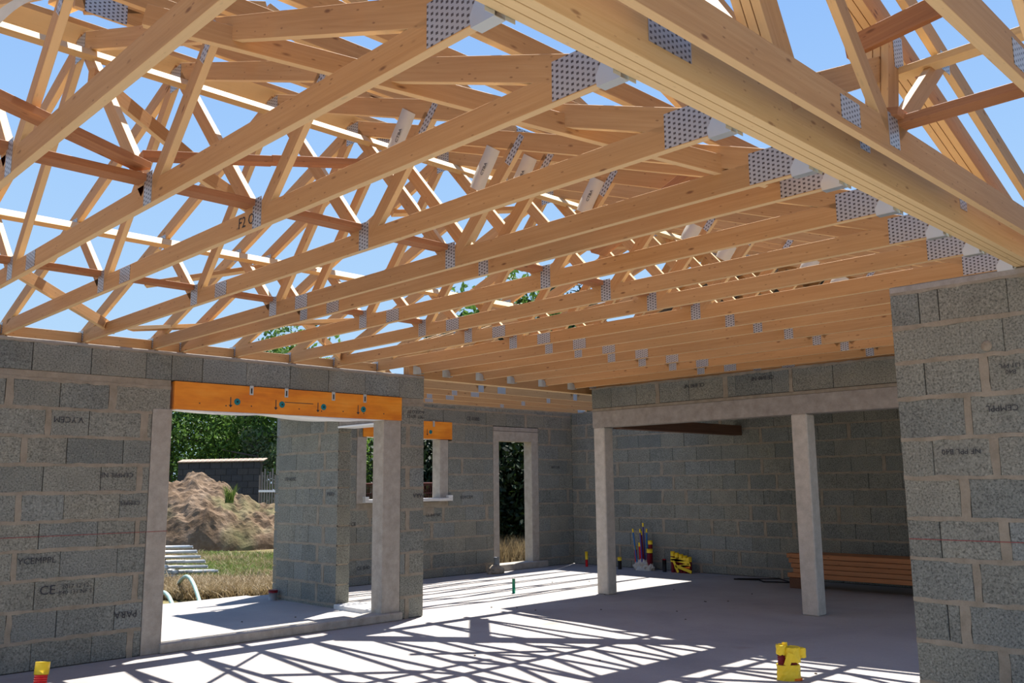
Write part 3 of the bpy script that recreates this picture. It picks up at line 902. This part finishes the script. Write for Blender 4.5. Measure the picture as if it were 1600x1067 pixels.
# wall plate blocking between the truss heels and eave boards
for i, (a, b) in enumerate(zip([0.0] + XT[:10], XT[:11])):
    a = a + T + 0.004 if i else 0.0
    if b - a < 0.1: continue
    tag(board('blocking_board', (a, 8.60, 2.885), (b - 0.004, 8.60, 2.885), 0.036, 0.105, (0, 1, 0)), 'short spruce blocking board on the left wall, %s between the truss heels' % ORD[i], 'blocking board', 'blocking boards on the left wall')
tag(board('eave_board', (-1.5, 9.02, 2.90), (6.6, 9.02, 2.90), 0.14, 0.022, (0, 1, -0.35), M['woodpale']), 'thin eave board outside the left wall under the rafter tails', 'eave board')
tag(board('fascia_board', (-1.5, 9.12, 2.86), (6.6, 9.12, 2.86), 0.022, 0.12, (0, 1, 0), M['wooddark']), 'dark fascia board along the eave outside the left wall', 'fascia board')

# paper tags on the webs
for i, (x, y, z, l) in enumerate(((2.88, 3.79, 3.43, .36), (3.53, 3.80, 3.40, .34), (3.81, 3.76, 3.41, .33), (4.39, 3.70, 3.40, .30), (5.04, 3.36, 3.20, .16), (5.60, 3.44, 3.18, .15), (6.20, 3.1, 3.12, .13), (6.72, 3.12, 3.08, .12))):
    d = V((0, -0.55, 0.84)).normalized(); e = V((0, 0.84, 0.55)).normalized()
    c = V((x - 0.004, y, z)); n = V((-1, 0, 0))
    w = 0.06; l = l * 0.8
    vs = []; fs = []
    for a in range(5):
        for s in (-1, 1):
            vs.append(d * (l * (a / 4 - .5)) + e * s * w + n * (0.004 * math.sin(a * 1.3) + (0.012 if s > 0 else 0)))
    nn = len(vs)
    vs += [q - n * 0.0008 for q in vs]
    for a in range(4):
        b = a * 2
        fs += [(b, b + 1, b + 3, b + 2), (nn + b, nn + b + 2, nn + b + 3, nn + b + 1), (b, b + 2, nn + b + 2, nn + b), (b + 1, nn + b + 1, nn + b + 3, b + 3)]
    o = link('paper_tag', mesh('paper_tag', vs, fs, M['paper'], smooth=True), None, loc=c)
    tag(o, 'white paper tag stapled to a truss web, %s of the row from the left' % ORD[i], 'paper tag', 'paper tags on the truss webs')
    if i < 4:
        printed('tag_print', 'CTBA', c + n * 0.014, d, e, 0.032, M['ink'], o)
# torn tape at top left
vs = []; fs = []
for i in range(9):
    t_ = i / 8
    p = V((1.0, 4.33, 3.64)).lerp(V((1.02, 3.74, 3.50)), t_) + V((0, 0, 0.03 * math.sin(t_ * 3)))
    w = 0.042 - 0.034 * t_
    vs += [p + V((0, 0.01, w)), p - V((0, 0.01, w))]
for i in range(8): fs.append((2 * i, 2 * i + 1, 2 * i + 3, 2 * i + 2))
o = tag(link('torn_tape', mesh('torn_tape', [v - V(vs[0]) for v in map(V, vs)], fs, M['paper'], smooth=True), None, loc=vs[0]), 'strip of torn white film fluttering from a web at the top left', 'tape')

# ------------------------------------------------------------------ objects on the floor
def capped(name, x, y, h, rad, mat, label, lean=(0, 0), capmat=None, group=None, cap=0.06, parent=None, z0=0.0):
    p0 = V((x, y, z0)); p1 = V((x + lean[0], y + lean[1], z0 + h))
    if parent is None: rt = thing(name, p0, label, 'conduit', group)
    else: rt = parent
    tb = tube('corrugated_tube', [p0, p1], rad, mat, rt, 14, rib=(0.016 if rad > .02 else 0.012, rad * 0.09))
    d = (p1 - p0).normalized()
    tube('tape_cap', [p1 - d * cap, p1 + d * 0.012], rad * 1.08, capmat or M['yellow'], rt, 14)
    return rt
capped('conduit', 2.275, 7.20, 0.27, 0.046, M['red'], 'red corrugated conduit with yellow tape cap at the lower left', lean=(0.03, 0.03), cap=0.075)

# taped bundle in the lower right
bt = thing('taped_conduit_bundle', (6.61, 3.69, 0), 'yellow taped bundle of dark red conduits standing in the sun at lower right', 'conduit bundle')
def bp(a, b=0.0): return (6.61 + .714 * a + .70 * b, 3.69 - .70 * a + .714 * b)
tube('corrugated_tube', [(*bp(-.052), 0), (*bp(-.052), 0.245)], 0.035, M['darkred'], bt, 16, rib=(0.016, 0.004))
tube('corrugated_tube', [(*bp(.02), 0), (*bp(.02), 0.22)], 0.050, M['darkred'], bt, 16, rib=(0.016, 0.004))
def wrap(par, cx, cy, z0, z1, rx, ry, mat, seed, top=True, rot=-0.78):
    rr = random.Random(seed); n = 22; m_ = 5; vs = []; fs = []
    for j in range(m_ + 1):
        for i in range(n):
            a = 2 * math.pi * i / n
            q = 1 + rr.uniform(-0.05, 0.05)
            x = math.cos(a) * rx * q; y = math.sin(a) * ry * q
            xx = x * math.cos(rot) - y * math.sin(rot); yy = x * math.sin(rot) + y * math.cos(rot)
            vs.append((cx + xx, cy + yy, z0 + (z1 - z0) * j / m_ + rr.uniform(-.004, .004)))
    for j in range(m_):
        for i in range(n): fs.append((j * n + i, j * n + (i + 1) % n, (j + 1) * n + (i + 1) % n, (j + 1) * n + i))
    if top: fs.append(tuple(m_ * n + i for i in range(n)))
    return link('tape_wrap', mesh('tape_wrap', vs, fs, mat), par)
wrap(bt, *bp(-.005), 0.0, 0.115, 0.092, 0.064, M['yellow'], 1)
wrap(bt, *bp(-.052), 0.19, 0.262, 0.042, 0.042, M['yellow'], 2)
wrap(bt, *bp(.025, -.005), 0.135, 0.245, 0.064, 0.060, M['yellow'], 3)
wrap(bt, *bp(.100), 0.165, 0.235, 0.036, 0.034, M['yellow'], 4)
wrap(bt, *bp(-.025), 0.245, 0.278, 0.022, 0.014, M['yellow'], 6)
wrap(bt, *bp(.045, -.02), 0.001, 0.016, 0.045, 0.050, M['orangetape'], 5)
board('tape_flap', (*bp(.0, -.068), .21), (*bp(-.035, -.062), .115), 0.006, 0.05, (.7, .71, 0), M['yellow'], bt)

# green pipe
tube('green_pipe', [(9.10, 9.27, 0), (9.115, 9.285, 0.20)], 0.022, M['green'], None, 14)
tag(bpy.context.scene.objects['green_pipe'], 'short green pipe stub standing up from the sunlit slab', 'pipe')

def rock(name, loc, s, mat, seed, label=None, cat=None, parent=None, sub=3, amp=0.25):
    bm = bmesh.new()
    bmesh.ops.create_icosphere(bm, subdivisions=sub, radius=1)
    for v in bm.verts:
        k = 1 + amp * noise.noise(v.co * 2.2 + V((seed, 0, 0))) + amp * 0.5 * noise.noise(v.co * 6 + V((0, seed, 0)))
        v.co = V((v.co.x * s[0], v.co.y * s[1], max(v.co.z, -0.25) * s[2])) * k
    me = bpy.data.meshes.new(name); bm.to_mesh(me); bm.free(); me.materials.append(mat)
    o = link(name, me, parent, loc=loc)
    if label: tag(o, label, cat)
    return o
# pipe with mortar lump in the far corner
pp = thing('waste_pipe', (10.9, 11.55, 0), 'grey waste pipe stub with a rough mortar collar beside the far door', 'pipe')
rock('mortar_collar', (10.88, 11.52, 0.03), (0.17, 0.13, 0.12), M['mortar'], 3, parent=pp)
tube('pipe_stub', [(10.93, 11.55, 0.0), (10.93, 11.55, 0.27)], 0.05, M['pvc'], pp, 16)
pp = thing('drain_pipe', (6.44, 11.22, -0.02), 'short grey drain pipe at the foot of the porch wall', 'pipe')
tube('pipe_stub', [(6.44, 11.22, -0.02), (6.44, 11.22, 0.13)], 0.055, M['pvc'], pp, 16)
tube('pipe_collar', [(6.44, 11.22, 0.10), (6.44, 11.22, 0.135)], 0.064, M['darkred'], pp, 16)

# conduits against the back wall
b = thing('conduit_bundle', (12.98, 9.95, 0), 'tall cluster of red and blue conduits with yellow tips in a rough mortar base', 'conduit bundle')
rock('mortar_base', (12.97, 9.93, 0.03), (0.11, 0.19, 0.15), M['concrete'], 9, parent=b, sub=4, amp=0.4)
for (dx, dy, h, rad, mt, lean) in ((0, .17, .40, .024, 'red', (0, .01)), (0, .06, .46, .034, 'red', (0, .01)), (0, -.11, .36, .050, 'darkred', (0, -.02)), (.05, -.11, .50, .038, 'darkred', (0, 0)),
                               (-.05, .10, .70, .013, 'blue', (0, .09)), (.04, .0, .80, .014, 'violet', (0, .03)), (-.05, .0, .70, .013, 'violet', (0, .03)), (.05, -.03, .70, .013, 'blue', (0, -.01)), (-.02, -.02, .66, .016, 'darkred', (0, .05))):
    capped('c', 12.97 + dx, 9.93 + dy, h, rad, M[mt], '', lean, None, None, 0.055, b)
b = thing('taped_conduit_bundle', (13.0, 9.15, 0), 'row of dark red conduits wound with yellow tape against the back right wall', 'conduit bundle')
for k in range(5):
    capped('c', 12.98, 9.32 - 0.085 * k, 0.34 - 0.02 * k, 0.036, M['darkred'], '', (0, 0), None, None, 0.07, b)
for k, (z0, z1, a, bb, mt) in enumerate(((.20, .235, 9.33, 8.95, 'yellow'), (.235, .17, 9.33, 8.95, 'yellow'), (.09, .15, 9.25, 8.93, 'yellow'), (.11, .11, 9.12, 8.94, 'orangetape'))):
    board('tape_band', (12.925, a, z0), (12.925, bb, z1), 0.006, 0.05, (1, 0, 0), M[mt], b)
board('tape_tail', (12.91, 9.26, 0.20), (12.91, 9.17, 0.01), 0.006, 0.045, (1, 0, 0), M['yellow'], b)
board('tape_tail', (12.91, 9.22, 0.12), (12.91, 8.90, 0.03), 0.006, 0.05, (1, 0, 0), M['yellow'], b)
b = thing('conduit', (12.9, 9.48, 0), 'dark capped pipe stub just left of the taped row', 'conduit')
tube('pipe_stub', [(12.95, 9.48, 0), (12.95, 9.48, .2)], .035, M['black'], b, 12); tube('pipe_cap', [(12.95, 9.48, .18), (12.95, 9.48, .215)], .03, M['red'], b, 12)
capped('conduit', 12.85, 11.16, 0.26, 0.026, M['red'], 'small yellow topped conduit in the far corner left of the end post', cap=0.13)
capped('conduit', 12.85, 10.38, 0.20, 0.035, M['black'], 'small black and yellow conduit stub right behind the end post', cap=0.05)

# lumber stack
for rw in range(5):
    for cl in range(3):
        y1 = 6.72 - 0.06 * ((rw * 7 + cl * 3) % 4) * 0.5
        x = 12.22 + cl * 0.165
        lb = ('brown plank stacked by the back wall, %s layer up, %s row' % (ORD[rw], ['front', 'middle', 'rear'][cl]))
        tag(board('timber_plank', (x, y1, 0.185 + 0.068 * rw), (x + 0.01 * (rw % 3), 2.9, 0.185 + 0.068 * rw), 0.155, 0.062, (1, 0, 0), M['woodbrown'], None, 0.003), lb, 'plank', 'planks in the lumber stack')
tag(abox('bearer_block', 12.15, 12.65, 6.46, 6.70, 0.0, 0.15, M['wooddark'], None, 0.005), 'dark square bearer under the near end of the lumber stack', 'wood block')
tag(abox('bearer_block', 12.15, 12.65, 3.5, 3.7, 0.0, 0.15, M['wooddark'], None, 0.005), 'dark bearer under the hidden end of the lumber stack', 'wood block')
tag(tube('bent_rod', [(12.6, 7.9, .012), (12.75, 7.55, .012), (12.55, 7.35, .012), (12.7, 7.0, .012)], .010, M['black'], None, 8), 'bent black steel rod lying by the lumber stack', 'rod')
tag(tube('bent_rod', [(12.45, 7.75, .035), (12.85, 7.25, .035), (12.7, 6.95, .012)], .010, M['black'], None, 8), 'second black rod crossed over the bent one on the floor', 'rod')
# crumbs of debris
rr = random.Random(77)
dm = None
for k in range(26):
    x, y = rr.uniform(5, 11.5), rr.uniform(3, 10)
    if dm is None:
        o = rock('mortar_crumb', (x, y, 0.004), (.014, .011, .008), M['bark'], 1, sub=1); dm = o.data
    else: o = link('mortar_crumb', dm, None, loc=(x, y, 0.004))
    o.rotation_euler.z = rr.uniform(0, 6)
    tag(o, 'tiny dark crumb of debris on the grey floor slab', 'debris', 'crumbs scattered on the floor')

# ------------------------------------------------------------------ outdoors
def leafmesh(name, n, rx, ry, z0, z1, size, mat, seed, clumps=26, hole=0.5):
    rr = random.Random(seed)
    cs = []
    for k in range(clumps):
        a = rr.uniform(0, 6.283); q = math.sqrt(rr.random()) * 0.8; zz = rr.random()
        wv = math.sqrt(max(0.05, 1 - (2 * zz - 1) ** 2 * 0.7))
        cs.append((math.cos(a) * q * rx * wv, math.sin(a) * q * ry * wv, z0 + (z1 - z0) * zz, rr.uniform(0.35, 0.62) * min(rx, ry)))
    vs = []; fs = []
    for i in range(n):
        c = cs[i % clumps]
        d = V((rr.gauss(0, 1), rr.gauss(0, 1), rr.gauss(0, 1))).normalized() * c[3] * (rr.random() ** 0.35)
        p = V(c[:3]) + d
        e1 = V((rr.gauss(0, 1), rr.gauss(0, 1), rr.gauss(0, 1))).normalized()
        e2 = e1.cross(V((rr.gauss(0, 1), rr.gauss(0, 1), rr.gauss(0, 1)))).normalized()
        s = size * rr.uniform(0.6, 1.3)
        b = len(vs)
        vs += [p + e1 * s, p + e2 * s * 0.45, p - e1 * s, p - e2 * s * 0.45]
        fs.append((b, b + 1, b + 2, b + 3))
    return mesh(name, vs, fs, mat)
def trunkmesh(name, h, rad, seed, nb=8):
    rr = random.Random(seed); mb = MB()
    def limb(p0, p1, r0, r1):
        d = (p1 - p0).normalized(); a = V((0, 0, 1)) if abs(d.z) < .9 else V((1, 0, 0))
        e1 = d.cross(a).normalized(); e2 = d.cross(e1); vs = []
        for p, q in ((p0, r0), (p0.lerp(p1, .5) + e1 * r0 * .6, (r0 + r1) / 2), (p1, r1)):
            for k in range(6): vs.append(p + (e1 * math.cos(k * 1.047) + e2 * math.sin(k * 1.047)) * q)
        mb.poly(vs, [(j * 6 + k, j * 6 + (k + 1) % 6, (j + 1) * 6 + (k + 1) % 6, (j + 1) * 6 + k) for j in range(2) for k in range(6)])
    limb(V((0, 0, 0)), V((rr.uniform(-.3, .3), rr.uniform(-.3, .3), h * .8)), rad, rad * .3)
    for k in range(nb):
        z = h * rr.uniform(.2, .7); a = rr.uniform(0, 6.28); L = h * rr.uniform(.2, .4)
        limb(V((0, 0, z)), V((math.cos(a) * L, math.sin(a) * L, z + L * rr.uniform(.2, .9))), rad * .4, rad * .1)
    return mb.mesh(name, [M['bark']])
LM = {
 'bright': leafmesh('foliage', 5200, 1.9, 1.9, 0.6, 6.6, 0.13, M['leaf'], 1, 34),
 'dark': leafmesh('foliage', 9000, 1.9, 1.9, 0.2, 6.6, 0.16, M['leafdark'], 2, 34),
 'mid': leafmesh('foliage', 6500, 2.1, 2.1, 0.3, 6.8, 0.12, M['leafmid'], 3, 40),
 'grey': leafmesh('foliage', 6000, 1.9, 1.9, 0.4, 5.0, 0.11, M['leafgrey'], 4, 26),
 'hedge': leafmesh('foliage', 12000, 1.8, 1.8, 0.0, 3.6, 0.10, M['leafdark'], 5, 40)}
TM = trunkmesh('trunk', 6.5, 0.2, 1)
def tree(x, y, s, kind, label, rot=0.0, zs=None):
    t = thing('tree', (x, y, -0.34), label, 'tree', None)
    mt = Matrix.Translation((x, y, -0.34)) @ Matrix.Rotation(rot, 4, 'Z') @ Matrix.Diagonal((s, s, zs or s, 1))
    tag(link('foliage', LM[kind], t, mw=mt), kind='stuff'); link('trunk', TM, t, mw=mt)
def at(px, D, dx=0):
    """ground point seen in direction px at distance D from where the photographer stood"""
    k = (px - 800) / 1399.0
    return (D * (.7013 + k * .7139), D * (.7130 - k * .7001))
for (k, D, s, kind, lb) in ((262, 43, 1.0, 'mid', 'green leafy tree behind the dark boundary wall, leftmost in the wide opening'),
    (318, 46, .95, 'bright', 'bright green tree above the dark boundary wall, left of centre in the opening'),
    (352, 44, .95, 'mid', 'leafy tree above the middle of the dark boundary wall'),
    (378, 50, 1.0, 'dark', 'dark leaved tree with bare branches behind the boundary wall'),
    (408, 42, .8, 'grey', 'grey green tree at the right end of the boundary wall'),
    (446, 44, 1.36, 'mid', 'tall tree whose crown shows above the left wall below the truss heels'),
    (486, 46, 1.25, 'bright', 'tree crown just right of the tall one above the left wall')):
    x, y = at(k, D); tree(x, y, s, kind, lb, k)
for (k, D, s, kind, lb) in ((588, 25, .60, 'bright', 'sunlit leafy bush tree seen in the left half of the far window'),
    (632, 29, .66, 'mid', 'green tree behind the left jamb of the far window'),
    (672, 24, .64, 'dark', 'dark tree filling the right half of the far window'),
    (705, 26, .92, 'dark', 'dark tree rising above the far wall, left of the group'),
    (744, 27, 1.02, 'mid', 'green tree top seen between the chords above the far wall'),
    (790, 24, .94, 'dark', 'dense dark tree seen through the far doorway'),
    (836, 26, 1.10, 'mid', 'tall green tree above the far wall right of the doorway'),
    (884, 27, 1.12, 'dark', 'tall dark tree above the far corner of the walls'),
    (965, 30, 1.15, 'grey', 'thin pale tree top glimpsed through the right hand trusses')):
    x, y = at(k, D); tree(x, y, s, kind, lb, k * 1.7)
for i, k in enumerate((580, 640, 700, 745, 785, 822, 860)):
    x, y = at(k, 21.5)
    t = thing('hedge_bush', (x, y, -0.34), 'dark hedge bush outside the far wall, %s from the left' % ORD[i], 'bush', 'hedge outside the far wall')
    mt = Matrix.Translation((x, y, -0.34)) @ Matrix.Rotation(k, 4, 'Z') @ Matrix.Diagonal((.8, .8, .78 if k > 600 else .3, 1))
    tag(link('foliage', LM['hedge'], t, mw=mt), kind='stuff')

# boundary wall far away
p0, p1 = V((*at(283, 37), -0.3)), V((*at(410, 36), -0.3))
def farwall():
    L = (p1 - p0).length
    d = (p1 - p0).normalized(); nrm = V((-d.y, d.x, 0))
    t = thing('boundary_wall', p0, 'low dark block boundary wall with tile capping beyond the dirt mound', 'wall')
    mt0 = Matrix((d, nrm, V((0, 0, 1)))).transposed().to_4x4()
    me = boxmesh('wall_core', L, 0.16, 2.85, M['gap'], 0)
    m1 = mt0.copy(); m1.translation = p0 + d * L / 2 + V((0, 0, 1.42)); link('wall_core', me, t, mw=m1)
    for rw in range(11):
        x = -0.25 * (rw % 2)
        while x < L:
            a, b_ = max(0, x), min(L, x + 0.49)
            if b_ - a > .1:
                m2 = mt0.copy(); m2.translation = p0 + d * (a + b_) / 2 + V((0, 0, 0.125 + 0.255 * rw))
                link('dark_block', boxmesh('dark_block', round(b_ - a - .01, 2), .2, .243, M['blockdark'], .004), t, mw=m2)
            x += 0.5
    k = 0
    while k * .22 < L:
        m2 = mt0.copy() @ Matrix.Rotation(.3, 4, 'X'); m2.translation = p0 + d * (k * .22 + .1) + V((0, 0, 2.88))
        link('cap_tile', boxmesh('cap_tile', .2, .36, .05, M['tile'], .015), t, mw=m2); k += 1
farwall()
# fence
fx = thing('wooden_fence', (*at(411, 34), -0.3), 'weathered grey wooden slat fence with a pale rail right of the boundary wall', 'fence')
a_, b_ = V((*at(408, 34.5), 0)), V((*at(440, 33.5), 0))
d = (b_ - a_)
for k in range(9):
    p = a_ + d * (k / 8)
    board('slat', p + V((0, 0, -.3)), p + V((0, 0, 1.95 + .12 * (k % 3))), .02, .085, (-d.y, d.x, 0), M['woodgrey'], fx, 0)
for z in (.4, 1.35): board('rail', a_ + V((0, 0, z)) - d * .02, b_ + V((0, 0, z)), .04, .08, (-d.y, d.x, 0), M['film'] if z > 1 else M['woodgrey'], fx, 0)
# mesh fence beyond the far window
mf = thing('wire_fence', (*at(570, 19), -.3), 'rusty wire mesh fence outside the far window', 'fence')
a_, b_ = V((*at(560, 19), 0)), V((*at(700, 18.5), 0)); d = b_ - a_
mb = MB()
for k in range(46):
    p = a_ + d * (k / 45); mb.box(p.x - .006, p.x + .006, p.y - .006, p.y + .006, -.3, 1.52)
for k in range(12):
    z = -.2 + k * .155
    n_ = V((-d.y, d.x, 0)).normalized() * .006
    mb.poly([a_ + n_ + V((0, 0, z)), b_ + n_ + V((0, 0, z)), b_ - n_ + V((0, 0, z)), a_ - n_ + V((0, 0, z)), a_ + V((0, 0, z + .012)), b_ + V((0, 0, z + .012))], [(0, 1, 2, 3), (0, 4, 5, 1), (3, 2, 5, 4)])
tag(link('wire_mesh', mb.mesh('wire_mesh', [M['rust']]), mf), kind='stuff')
for k in range(4):
    p = a_ + d * (k / 3); tube('fence_post', [p + V((0, 0, -.3)), p + V((0, 0, 1.62))], .03, M['rust'], mf, 8)
tube('top_rail', [a_ + V((0, 0, 1.55)), b_ + V((0, 0, 1.55))], .02, M['rust'], mf, 8)

# dirt mound
def mound():
    cx, cy = at(292, 29.5)
    n = 110; vs = []; fs = []
    dirx = V((.7139, -.7001, 0)); diry = V((.7013, .7130, 0))
    for i in range(n + 1):
        for j in range(n + 1):
            a = (i / n - .5) * 9.5; b = (j / n - .5) * 6.0
            e = max(0, 1 - (a / 4.4) ** 2 - (b / 2.8) ** 2)
            h = 2.25 * e ** 0.62 * (1 - 0.07 * max(a, 0))
            q = V((a * 1.0, b * 1.0, 0))
            h *= 1 + .22 * noise.noise(q * .7)
            h += (.24 * noise.noise(q * 1.7) + .14 * noise.noise(q * 4.1) + .07 * noise.noise(q * 9)) * min(1, e * 4)
            p = V((cx, cy, -.42)) + dirx * a + diry * b + V((0, 0, h))
            vs.append(p - V((cx, cy, -.42)))
    for i in range(n):
        for j in range(n):
            a = i * (n + 1) + j; fs.append((a, a + n + 1, a + n + 2, a + 1))
    tag(link('dirt_mound', mesh('dirt_mound', vs, fs, M['soil']), None, loc=(cx, cy, -.42)), 'large heap of brown excavated earth outside the wide opening', 'dirt mound')
mound()
# grass tufts
def tuft(name, n, rx, h, mat, seed, lean=.5, w=.012):
    rr = random.Random(seed); vs = []; fs = []
    for i in range(n):
        a = rr.uniform(0, 6.28); q = math.sqrt(rr.random()) * rx
        p = V((math.cos(a) * q, math.sin(a) * q, 0)); hh = h * rr.uniform(.5, 1.2)
        t = V((rr.uniform(-lean, lean), rr.uniform(-lean, lean), 1)) * hh
        e = V((rr.uniform(-1, 1), rr.uniform(-1, 1), 0)).normalized() * w
        b = len(vs); vs += [p - e, p + e, p + t * .6 + e * .6, p + t * .6 - e * .6, p + t + V((t.x, t.y, 0)) * .35]
        fs += [(b, b + 1, b + 2, b + 3), (b + 3, b + 2, b + 4)]
    return mesh(name, vs, fs, mat)
TG = [tuft('grass_patch', 900, .8, .20, M['straw'], 1, .9), tuft('grass_patch', 800, .8, .16, M['grass'], 2, .6), tuft('grass_patch', 600, .8, .16, M['straw'], 3, .9), tuft('grass_patch', 500, .5, .75, M['straw'], 4, .3)]
rr = random.Random(5)
gv = MB()
def patch(x, y, k, s, z=-.34, gi=None): 
    o = link('grass_patch', TG[k], GR[gi if gi is not None else (0 if k in (0, 2, 3) else 1)], mw=Matrix.Translation((x, y, z)) @ Matrix.Rotation(rr.uniform(0, 6), 4, 'Z') @ Matrix.Scale(s, 4))
    tag(o, kind='stuff')
GR = [tag(link('dry_grass', tuft('dry_grass', 300, 1.2, .3, M['straw'], 8), None, loc=(*at(330, 17.2), -.36)), 'band of dry straw coloured grass along the ditch beyond the wide opening', 'grass', kind='stuff'),
      tag(link('green_grass', tuft('green_grass', 300, 1.0, .25, M['grass'], 9), None, loc=(*at(380, 22), -.36)), 'green grass patches between the tubes and the dirt mound', 'grass', kind='stuff'),
      tag(link('dry_grass', tuft('dry_grass', 300, 1.0, .5, M['straw'], 10), None, loc=(*at(805, 19.6), -.34)), 'tall dry straw growing outside the far doorway', 'grass', kind='stuff')]
for k in range(46):                       # straw at the ditch edge
    px = 262 + k * 3.9; D = rr.uniform(16.2, 17.4); x, y = at(px, D); patch(x, y, 0, rr.uniform(.6, 1.0))
for k in range(60):
    px = rr.uniform(262, 440); D = rr.uniform(18, 25.5); x, y = at(px, D); patch(x, y, rr.choice([1, 1, 2, 0]), rr.uniform(.6, 1.1))
for k in range(30):
    px = rr.uniform(765, 850); D = rr.uniform(18.6, 21.5); x, y = at(px, D); patch(x, y, 3 if D > 19 else 2, rr.uniform(.6, .9), -.3, 2)
x, y = at(362, 27.0)
tag(link('weed_plant', tuft('weed_plant', 70, .12, .5, M['grass'], 6, .35, .02), None, loc=(x, y, 1.05)), 'tall green weed growing on top of the dirt mound', 'plant', kind='stuff')

# stack of steel tubes
rr = random.Random(2)
c = V((*at(352, 18.6), 0)); dt = V((.80, -.60, 0)).normalized()
nt_ = 0
for rw in range(7):
    for cl in range(2):
        e = 0.10 * rw * 0.9 + rr.uniform(-.05, .08) + .12 * cl
        end = c - dt * e + V((.70, .71, 0)) * (.16 * cl + 0.05 * (rw % 2)) + V((0, 0, -.26 + .098 * rw))
        st = end - dt * 2.4
        lb = 'grey steel prop tube in the stack on the grass, %s layer up, %s' % (ORD[rw], 'front' if cl == 0 else 'behind')
        t = thing('steel_tube', st, lb, 'tube', 'steel tubes stacked on the grass')
        tube('outer_tube', [st, st + dt * 1.55], .040, M['galv'], t, 10)
        tube('inner_tube', [st + dt * 1.5, end], .030, M['galv'], t, 10)
        tube('collar', [st + dt * 1.5, st + dt * 1.62], .052, M['galv'], t, 10)
        if (rw + cl) % 3 == 0: tube('lock_pin', [st + dt * 1.56 + V((0, 0, -.02)), st + dt * 1.56 + V((.05, -.05, .07))], .012, M['rust'], t, 6)
# hose
def arc(a, b, h, n=12):
    return [V(a).lerp(V(b), i / n) + V((0, 0, h * math.sin(math.pi * i / n))) for i in range(n + 1)]
h0 = (*at(326, 14.6), -.36); h1 = (*at(286, 16.6), -.28)
tag(tube('drain_hose', arc(h0, h1, .34), .032, M['hose'], None, 10), 'pale green corrugated hose arching out of the ditch', 'hose')
tag(tube('drain_hose', arc((*at(288, 13.9), -.36), (*at(262, 15.3), -.2), .12), .032, M['hose'], None, 10), 'second shorter pale hose at the edge of the white slab', 'hose')

bpy.context.view_layer.update()
